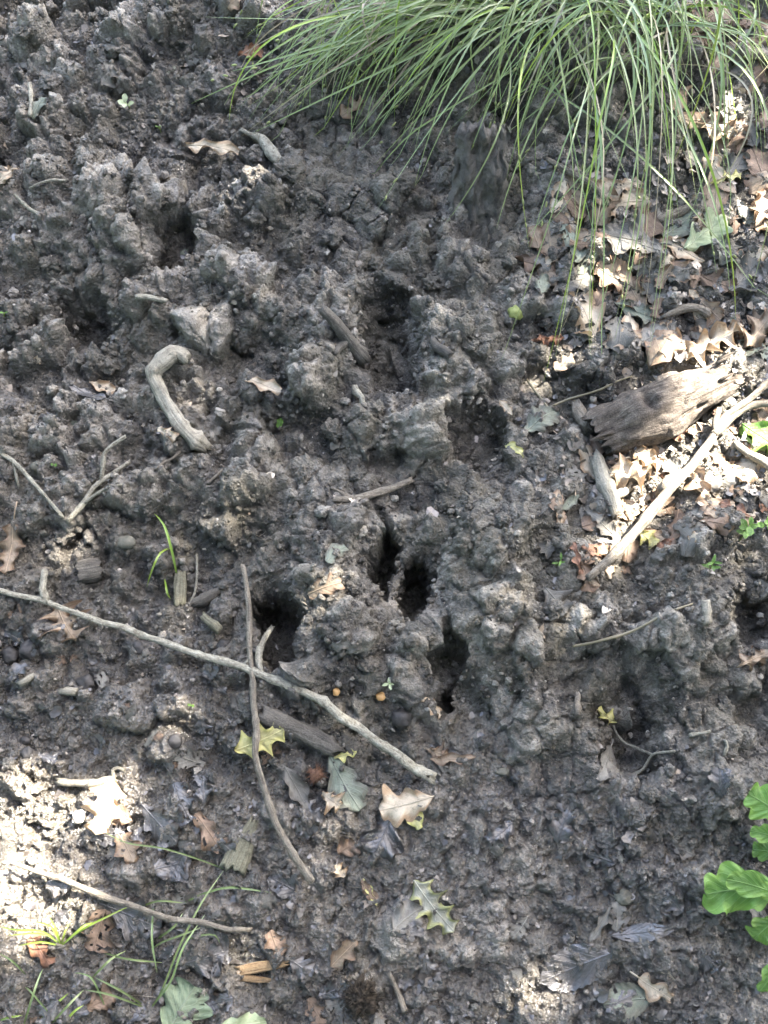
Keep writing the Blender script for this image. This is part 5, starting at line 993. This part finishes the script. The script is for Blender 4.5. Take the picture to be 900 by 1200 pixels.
# ---- the leaf litter round the log and below the grass: one object for each leaf
def inpoly(u, v, poly):
    c = False; j = len(poly)-1
    for i in range(len(poly)):
        if (poly[i][1] > v) != (poly[j][1] > v) and u < (poly[j][0]-poly[i][0])*(v-poly[i][1])/(poly[j][1]-poly[i][1])+poly[i][0]: c = not c
        j = i
    return c
def litter_patch(n, poly, kinds, mats, lmin, lmax, label, group, seed, name='dead_leaf', **kw):
    g = random.Random(seed); k = 0; us = [p[0] for p in poly]; vs = [p[1] for p in poly]
    while k < n:
        u = g.uniform(min(us), max(us)); v = g.uniform(min(vs), max(vs))
        if not inpoly(u, v, poly): continue
        a = g.uniform(0, 6.283); l = lmin+(lmax-lmin)*g.random()**1.6; kd = g.choice(kinds); mt = g.choice(mats); du, dv = math.cos(a)*l/2, math.sin(a)*l/2
        o = leaf(name, label.format(mt={'tan': 'tan', 'pale': 'pale cream', 'brown': 'dark brown', 'grey': 'grey', 'russet': 'russet', 'greygreen': 'grey-green', 'wet': 'wet dark grey', 'black': 'black'}[mt]), 'leaf', (u-du, v-dv), (u+du, v+dv), l*g.uniform(0.26, 0.46), kd, mt, kc=g.uniform(-0.6, 0.9), ka=g.uniform(-0.6, 0.6), wave=g.uniform(0.12, 0.6), roll=g.uniform(-0.35, 0.35),
                 lobes={'holly': 3}.get(kd, g.uniform(2.2, 4.6)), ragged=g.choice([0, 0, 0.25, 0.5]) if name == 'dead_leaf' else g.choice([0.2, 0.4, 0.6]), lift=g.uniform(-0.001, 0.005), drape=g.uniform(0.4, 0.85), rib=l > 26, seed=seed*1000+k, group=group+' '+{'tan': 'tan', 'pale': 'pale', 'brown': 'brown', 'grey': 'grey', 'russet': 'russet', 'greygreen': 'green', 'wet': 'wet', 'black': 'black'}[mt], nt=18 if l < 30 else 24, m=4, **kw); k += 1
DRY = ['tan', 'tan', 'pale', 'pale', 'brown', 'brown', 'grey', 'grey', 'grey', 'greygreen']
litter_patch(125, [(640, 200), (760, 210), (905, 120), (905, 470), (860, 420), (780, 420), (690, 400), (620, 300)], ['oak', 'scrap', 'scrap', 'scrap', 'ovate', 'ovate'], DRY, 16, 56, '{mt} dead leaf in the litter between grass and rotten log', 'litter above the log', 3)
litter_patch(26, [(780, 0), (905, 0), (905, 150), (800, 150)], ['oak', 'ovate', 'scrap'], ['brown', 'grey', 'tan', 'brown'], 20, 60, '{mt} dead leaf beside and under the grass tussock', 'litter beside the grass', 4)
litter_patch(70, [(700, 520), (905, 470), (905, 600), (800, 640), (690, 690), (640, 640), (650, 560)], ['scrap', 'scrap', 'oak', 'ovate'], ['tan', 'pale', 'brown', 'grey', 'russet'], 14, 46, '{mt} dead leaf in the litter around the forked branch', 'litter below the log', 5)
litter_patch(62, [(90, 900), (330, 880), (420, 1000), (560, 1100), (600, 1210), (0, 1210), (60, 1100)], ['oak', 'scrap', 'scrap', 'ovate'], ['wet', 'wet', 'black', 'black', 'grey', 'brown'], 18, 52, '{mt} rotting leaf plastered on the wet mud at the foot', 'rotting leaves at the foot', 6, 'rotting_leaf')
litter_patch(26, [(540, 900), (900, 900), (900, 1210), (600, 1210)], ['scrap', 'ovate', 'oak'], ['wet', 'black', 'grey', 'black'], 12, 40, '{mt} rotting scrap sunk in the trodden mud before the oak seedling', 'rotting scraps in trodden mud', 7, 'rotting_leaf')
litter_patch(26, [(0, 700), (280, 800), (300, 900), (0, 900)], ['scrap', 'ovate'], ['wet', 'black', 'brown', 'grey'], 10, 30, '{mt} leaf scrap in the wet mush below the long branch', 'scraps below the long branch', 8, 'leaf_scrap')
litter_patch(26, [(0, 60), (240, 60), (330, 560), (0, 640)], ['scrap', 'ovate'], ['grey', 'pale', 'greygreen', 'grey'], 8, 18, '{mt} small leaf scrap on the crumbly upper slope', 'scraps on the upper slope', 9, 'leaf_scrap')

# ================================================================ living plants
def sedge():
    base = hit(655, 10); o = thing('grass_tussock', base, 'large arching tussock of fine green sedge drooping down the bank', 'grass'); g = random.Random(21); mass = [([], [], []) for _ in range(4)]; cnt = 0
    fams = [  # number, root box u0 u1 v0 v1, tip box, rise (m)
        (85, (450, 680, -40, 20), (262, 450, 40, 165), (0.03, 0.10)), (40, (470, 620, -30, 30), (300, 470, 20, 110), (0.02, 0.07)),
        (24, (600, 760, -40, 40), (430, 640, 110, 240), (0.05, 0.15)), (22, (600, 800, -40, 60), (580, 800, 120, 290), (0.05, 0.16)),
        (13, (640, 760, -20, 60), (600, 770, 330, 440), (0.08, 0.18)), (36, (660, 860, -60, 50), (740, 910, 60, 230), (0.05, 0.15)),
        (9, (740, 830, 0, 80), (800, 880, 260, 370), (0.06, 0.14)), (34, (480, 860, -70, 10), (420, 920, -130, 40), (0.04, 0.12)), (14, (560, 780, -20, 60), (520, 820, 60, 150), (0.05, 0.12))]
    explicit = [((655, 30), (692, 440), 0.12, 2.6, 'g'), ((690, 20), (720, 400), 0.13, 2.6, 'g'), ((660, -10), (740, 262), 0.16, 3.4, 'g'), ((610, 20), (452, 140), 0.07, 3.0, 'g'), ((640, 30), (527, 62), 0.09, 4.0, 'g'), ((700, -10), (862, 372), 0.15, 3.0, 'y'), ((600, 80), (895, 345), 0.06, 2.4, 'g'),
                ((560, 10), (236, 98), 0.04, 2.4, 'g'), ((600, 20), (240, 20), 0.03, 2.2, 'g'), ((650, 30), (620, 290), 0.12, 2.8, 'y'), ((690, 30), (610, 120), 0.08, 2.6, 'g'), ((640, 20), (418, 96), 0.05, 2.6, 'g'), ((590, 40), (520, 265), 0.05, 2.2, 'g'), ((620, 20), (440, 250), 0.06, 2.0, 'g'), ((520, 0), (290, 40), 0.05, 2.0, 'y')]
    todo = []
    for (r_, t_, rise, w, c) in explicit: todo.append((r_, t_, rise, w, c, True))
    for (n, rb, tb_, rise) in fams:
        for i in range(n): todo.append(((g.uniform(rb[0], rb[1]), g.uniform(rb[2], rb[3])), (g.uniform(tb_[0], tb_[1]), g.uniform(tb_[2], tb_[3])), g.uniform(*rise), g.uniform(1.4, 2.9), 'y' if g.random() < 0.10 else ('d' if g.random() < 0.13 else 'g'), False))
    for i in range(70):                                      # tangled blades that cross the others at every angle
        ru, rv = g.uniform(540, 830), g.uniform(-30, 70); todo.append(((ru, rv), (ru+g.choice([-1, 1])*g.uniform(60, 240), rv+g.uniform(-10, 190)), g.uniform(0.05, 0.17), g.uniform(1.2, 2.6), g.choice('ggggyd'), False))
    for (r_, t_, rise, w, c, ex) in todo:
        p0 = hit(r_[0], r_[1]); q = hit(t_[0], t_[1]); up_ = g.uniform(0.004, 0.035); p2 = at_z(t_[0], t_[1], q[2]+up_)
        if p2[1] > p0[1]+0.3: continue
        f = g.uniform(0.38, 0.78); p1 = p0*(1-f)+p2*f+np.array([g.gauss(0, 0.06), g.gauss(0, 0.04), rise*g.uniform(1.1, 2.8)])
        V, Fc, UV, C_, T_ = blade_geo(p0-[0, 0, 0.006], p1, p2, w*0.92*mpp(p2), 16, 0.22, g.uniform(-1.2, 1.2))
        if g.random() < 0.22:                                # a snapped blade hangs from its break
            kb = g.uniform(0.5, 0.85); q_ = UV[:, 1] > kb; dd = (UV[q_, 1]-kb); V[q_, 2] -= dd*g.uniform(0.05, 0.16); V[q_, 0] += dd*g.uniform(-0.08, 0.08)
        lowb = gz(V[:, 0], V[:, 1]); V[:, 2] = np.where(UV[:, 1] > 0.12, np.maximum(V[:, 2], lowb+0.0015), V[:, 2])
        mt = {'g': GRASS, 'y': GRASS_Y, 'd': GRASS_D}[c]
        if cnt < 290:
            b = part('blade', V, Fc, mt, o, UV); cnt += 1
            if (g.random() < 0.22 and c != 'd') or ex and g.random() < 0.6:
                for tt in (0.62, 0.76, 0.88, 0.96)[g.randrange(0, 3):]:
                    k = int(tt*16); c0 = C_[k]; d = unit(T_[k]+np.array([g.uniform(-.3, .3), g.uniform(-.3, .3), 0.25])); L_ = g.uniform(0.005, 0.009)
                    V_, F_, U_ = tube([c0, c0+d*L_*0.3, c0+d*L_*0.65, c0+d*L_], [0.0007, 0.0015, 0.0014, 0.0003], 6, k, 0.05); part('seed_head', V_, F_, SEED, b, np.full((len(V_), 2), 0.5))
        else:
            M_ = mass[cnt % 4]; cnt += 1; off = len(M_[0]); M_[0].extend(V.tolist()); M_[1].extend([tuple(x+off for x in f_) for f_ in Fc]); M_[2].extend(UV.tolist())
    for M_ in mass:
        if M_[0]: tag(part('blade_mass', M_[0], M_[1], GRASS, o, M_[2]), kind='stuff')
    return o
sedge()
def tuft(name, label, cat, blades, mat, w=2.2, rise=0.02, seed=0, group=None):
    """blades: list of photo-pixel polylines from root to tip"""
    p0 = hit(*blades[0][0]); o = thing(name, p0, label, cat, group); g = random.Random(seed)
    for bl in blades:
        C_ = catmull([(u, v, 1.0) for u, v in bl], 7); Hh = np.array([hit(u, v) for u, v in C_[:, :2]]); n = len(Hh); zz = np.interp(np.arange(n), [0, n-1], [Hh[0][2], Hh[-1][2]+0.004]); t = np.linspace(0, 1, n)
        z = np.maximum(zz+rise*g.uniform(0.6, 1.4)*np.sin(np.pi*np.clip(t*0.9+0.03, 0, 1)), Hh[:, 2]+0.002); pts = np.array([at_z(u, v, q) for (u, v), q in zip(C_[:, :2], z)])
        T_ = np.gradient(pts, axis=0); T_ /= np.linalg.norm(T_, axis=1)[:, None]+1e-9; sd_ = np.cross(T_, [0, -0.3, 1.0]); sd_ /= np.linalg.norm(sd_, axis=1)[:, None]+1e-9
        ww = (w*g.uniform(0.8, 1.2)*mpp(p0)*0.5*np.clip(0.6+t*2, 0, 1)*np.clip((1-t)*3, 0, 1)**0.7+0.00015)[:, None]; nn = np.cross(sd_, T_)
        V = np.stack([pts-sd_*ww, pts-nn*ww*0.5, pts+sd_*ww], 1).reshape(-1, 3); Fc = [(i*3+j, i*3+j+1, (i+1)*3+j+1, (i+1)*3+j) for i in range(n-1) for j in (0, 1)]
        part('blade', V, Fc, mat, o, np.stack([np.tile([0, .5, 1], n), np.repeat(t, 3)], -1))
    return o
tuft('grass_sprout', 'single bright grass sprout above the upright wood chunk', 'grass', [[(207, 672), (200, 640), (192, 615), (181, 602)], [(200, 642), (188, 648), (178, 668), (172, 688)], [(193, 678), (196, 695), (200, 702)]], GRASS_Y, 2.3, 0.03, 1)
tuft('grass_tuft', 'yellow-green grass tuft in the sunlit corner', 'grass', [[(72, 1108), (50, 1092), (20, 1090), (0, 1086)], [(72, 1108), (62, 1098), (40, 1094), (10, 1096)], [(72, 1108), (60, 1086), (40, 1080)], [(72, 1108), (66, 1090), (58, 1074)], [(72, 1108), (95, 1090), (130, 1072), (156, 1060)], [(72, 1108), (76, 1092), (82, 1080)], [(70, 1108), (48, 1104), (22, 1108)], [(72, 1108), (100, 1084), (112, 1082)]], GRASS_Y, 1.9, 0.015, 2)
tuft('grass_tuft', 'sprawling green grass tuft along the thin branch', 'grass', [[(178, 1180), (190, 1160), (210, 1110), (235, 1060), (262, 1020)], [(178, 1180), (200, 1150), (215, 1110), (240, 1072)], [(262, 1018), (230, 1006), (190, 994), (150, 988), (124, 976)], [(215, 1058), (240, 1047), (270, 1040), (318, 1046)], [(178, 1112), (190, 1104), (215, 1095), (240, 1085)], [(180, 1060), (178, 1100), (184, 1140)], [(120, 1116), (150, 1124), (190, 1128)], [(124, 1182), (110, 1150), (100, 1142), (88, 1140)], [(168, 1178), (140, 1160), (112, 1146)], [(168, 1180), (130, 1166), (100, 1160)], [(60, 1190), (34, 1160), (30, 1158)], [(30, 1142), (14, 1126), (0, 1118)], [(214, 1102), (236, 1096), (252, 1096), (258, 1106)], [(160, 1065), (185, 1056), (215, 1058)], [(28, 1200), (44, 1150), (50, 1136)], [(60, 1200), (80, 1178), (98, 1160)], [(185, 1100), (205, 1085), (214, 1070)], [(108, 1146), (130, 1124), (148, 1114)]], GRASS, 2.0, 0.02, 3)
tuft('grass_tuft', 'few thick blades at the very foot beside the torn leaf', 'grass', [[(0, 1196), (12, 1192), (26, 1190)], [(72, 1204), (86, 1186), (98, 1178)], [(40, 1204), (62, 1180), (80, 1164)]], GRASS_Y, 2.8, 0.01, 4)
def sprig(name, label, u, v, hpx, pairs, seed, lean=(0.0, -0.3), lw=0.30, mat='green'):
    g = random.Random(seed); p = hit(u, v); k = mpp(p); h = hpx*k; d = unit(np.array([lean[0], lean[1], 1.0])); tip = p+d*h; o = thing(name, p, label, 'seedling')
    V, Fc, uv = tube([p-d*0.004, p+d*h*0.5+[0.001, 0, 0], tip], [0.0009, 0.0008, 0.0006], 6, seed, 0.02); part('stem', V, Fc, GRASS_Y, o, uv)
    for i in range(pairs):
        for s in (-1, 1):
            a = i*1.57+(0 if s > 0 else math.pi)+g.uniform(-.4, .4); c = p+d*h*(0.35+0.65*(i+1)/pairs); L_ = hpx*k*g.uniform(0.30, 0.48); dr = unit(np.array([math.cos(a), math.sin(a), 0.35])); W = L_*lw; n = unit(np.array([0, -0.2, 1.0])-np.dot([0, -0.2, 1.0], dr)*dr); x = np.cross(dr, n)
            Vl, Fl, Ul, _ = leaf_mesh('ovate', L_, W, np.random.default_rng(seed+i), 10, 3, 0.6/W*0.5, -0.6/L_, 0.1); part('leaf', c+dr*(L_*0.5)+Vl[:, :1]*x+Vl[:, 1:2]*dr+Vl[:, 2:]*n, Fl, LEAFM[mat], o, Ul)
    return o
sprig('seedling', 'tiny pale green seedling on the crumbly upper slope', 153, 128, 26, 2, 1, (0.0, -0.5), mat='palegreen')
sprig('seedling', 'tiny yellow-green sprout between the two orange chips', 456, 800, 20, 2, 2, (0, -0.3), 0.2, mat='palegreen')
sprig('seedling', 'narrow-leaved green seedling on the mound beyond the pit', 828, 672, 30, 3, 3, (0, 0.1), 0.16)
sprig('seedling', 'leafy many-branched green seedling on the crest of the seedling mound', 866, 634, 34, 4, 4, (0.1, 0.2), 0.28)
sprig('seedling', 'second leafy green seedling on the flank of the seedling mound', 888, 622, 30, 4, 5, (0.3, 0.1), 0.28)
sprig('seedling', 'thin green seedling below the leaning russet leaf edge', 650, 664, 22, 2, 6, (0.2, 0), 0.14)
sprig('seedling', 'pair of tiny green leaves beside the curled strip leaf', 188, 154, 12, 1, 7, (0, -.3), 0.25)
sprig('seedling', 'tiny green speck of a seedling below the long branch', 226, 826, 10, 1, 8, (0, -.3), 0.3)
sprig('seedling', 'small round-leaved sprout between the forked twig and side twig', 66, 546, 10, 1, 9, (0, -.3), 0.45)
sprig('seedling', 'bright curled sprout among pale crumbs beside the dark hollow', 4, 372, 16, 1, 10, (0.4, -.2), 0.2)
# oak seedling at the edge: stem outside the picture, leaves reaching in over the mud
f0 = hit(922, 1062); sd_o = thing('oak_seedling', f0, 'young oak seedling with fresh green lobed leaves beside the trodden mud', 'seedling'); zf = f0[2]
V, Fc, uv = tube([f0-[0, 0, 0.01], f0+[0.004, 0.01, 0.06], f0+[0.0, 0.03, 0.11], f0+[-0.004, 0.06, 0.15]], [0.0026, 0.0022, 0.0018, 0.0012], 8, 1, 0.03); part('stem', V, Fc, W_GREY, sd_o, uv)
for i, (b_, t_2, hw, z0, z1, kw) in enumerate([
    ((918, 1040), (826, 1044), 34, 0.06, 0.05, dict(lobes=2.6, kc=-0.35, ka=0.6, wave=0.25)), ((922, 1050), (852, 1028), 17, 0.075, 0.078, dict(lobes=2.5, kc=0.3, wave=0.2)), ((914, 1072), (884, 1100), 19, 0.05, 0.035, dict(lobes=2.8, wave=0.3)),
    ((925, 960), (878, 930), 24, 0.10, 0.10, dict(lobes=2.6, wave=0.3)), ((922, 985), (880, 972), 12, 0.09, 0.085, dict(lobes=2.5, kc=0.6, wave=0.2)), ((918, 1000), (882, 995), 14, 0.07, 0.06, dict(lobes=2.5, wave=0.3)), ((930, 1110), (891, 1162), 12, 0.05, 0.03, dict(lobes=2.5, wave=0.2)), ((930, 985), (985, 960), 24, 0.10, 0.09, dict(lobes=2.6, wave=0.3)), ((930, 1060), (990, 1080), 26, 0.08, 0.06, dict(lobes=2.6, wave=0.3)), ((925, 930), (940, 880), 20, 0.11, 0.12, dict(lobes=2.6, wave=0.3))]):
    lf = leaf('leaf', None, None, b_, t_2, hw, 'oak', 'green', seed=300+i, thing_=sd_o, z=(zf+z0, zf+z1), nt=36, m=8, slant=0.35, rib=True, **kw)
    s0 = at_z(*b_, zf+z0); jn = f0+[0, 0.015, min(0.13, z0+0.02)]; V, Fc, uv = tube([jn, (jn+s0)/2+[0, 0, 0.004], s0], [0.0012, 0.001, 0.0009], 6, i, 0.02); part('stalk', V, Fc, GRASS_Y, sd_o, uv)
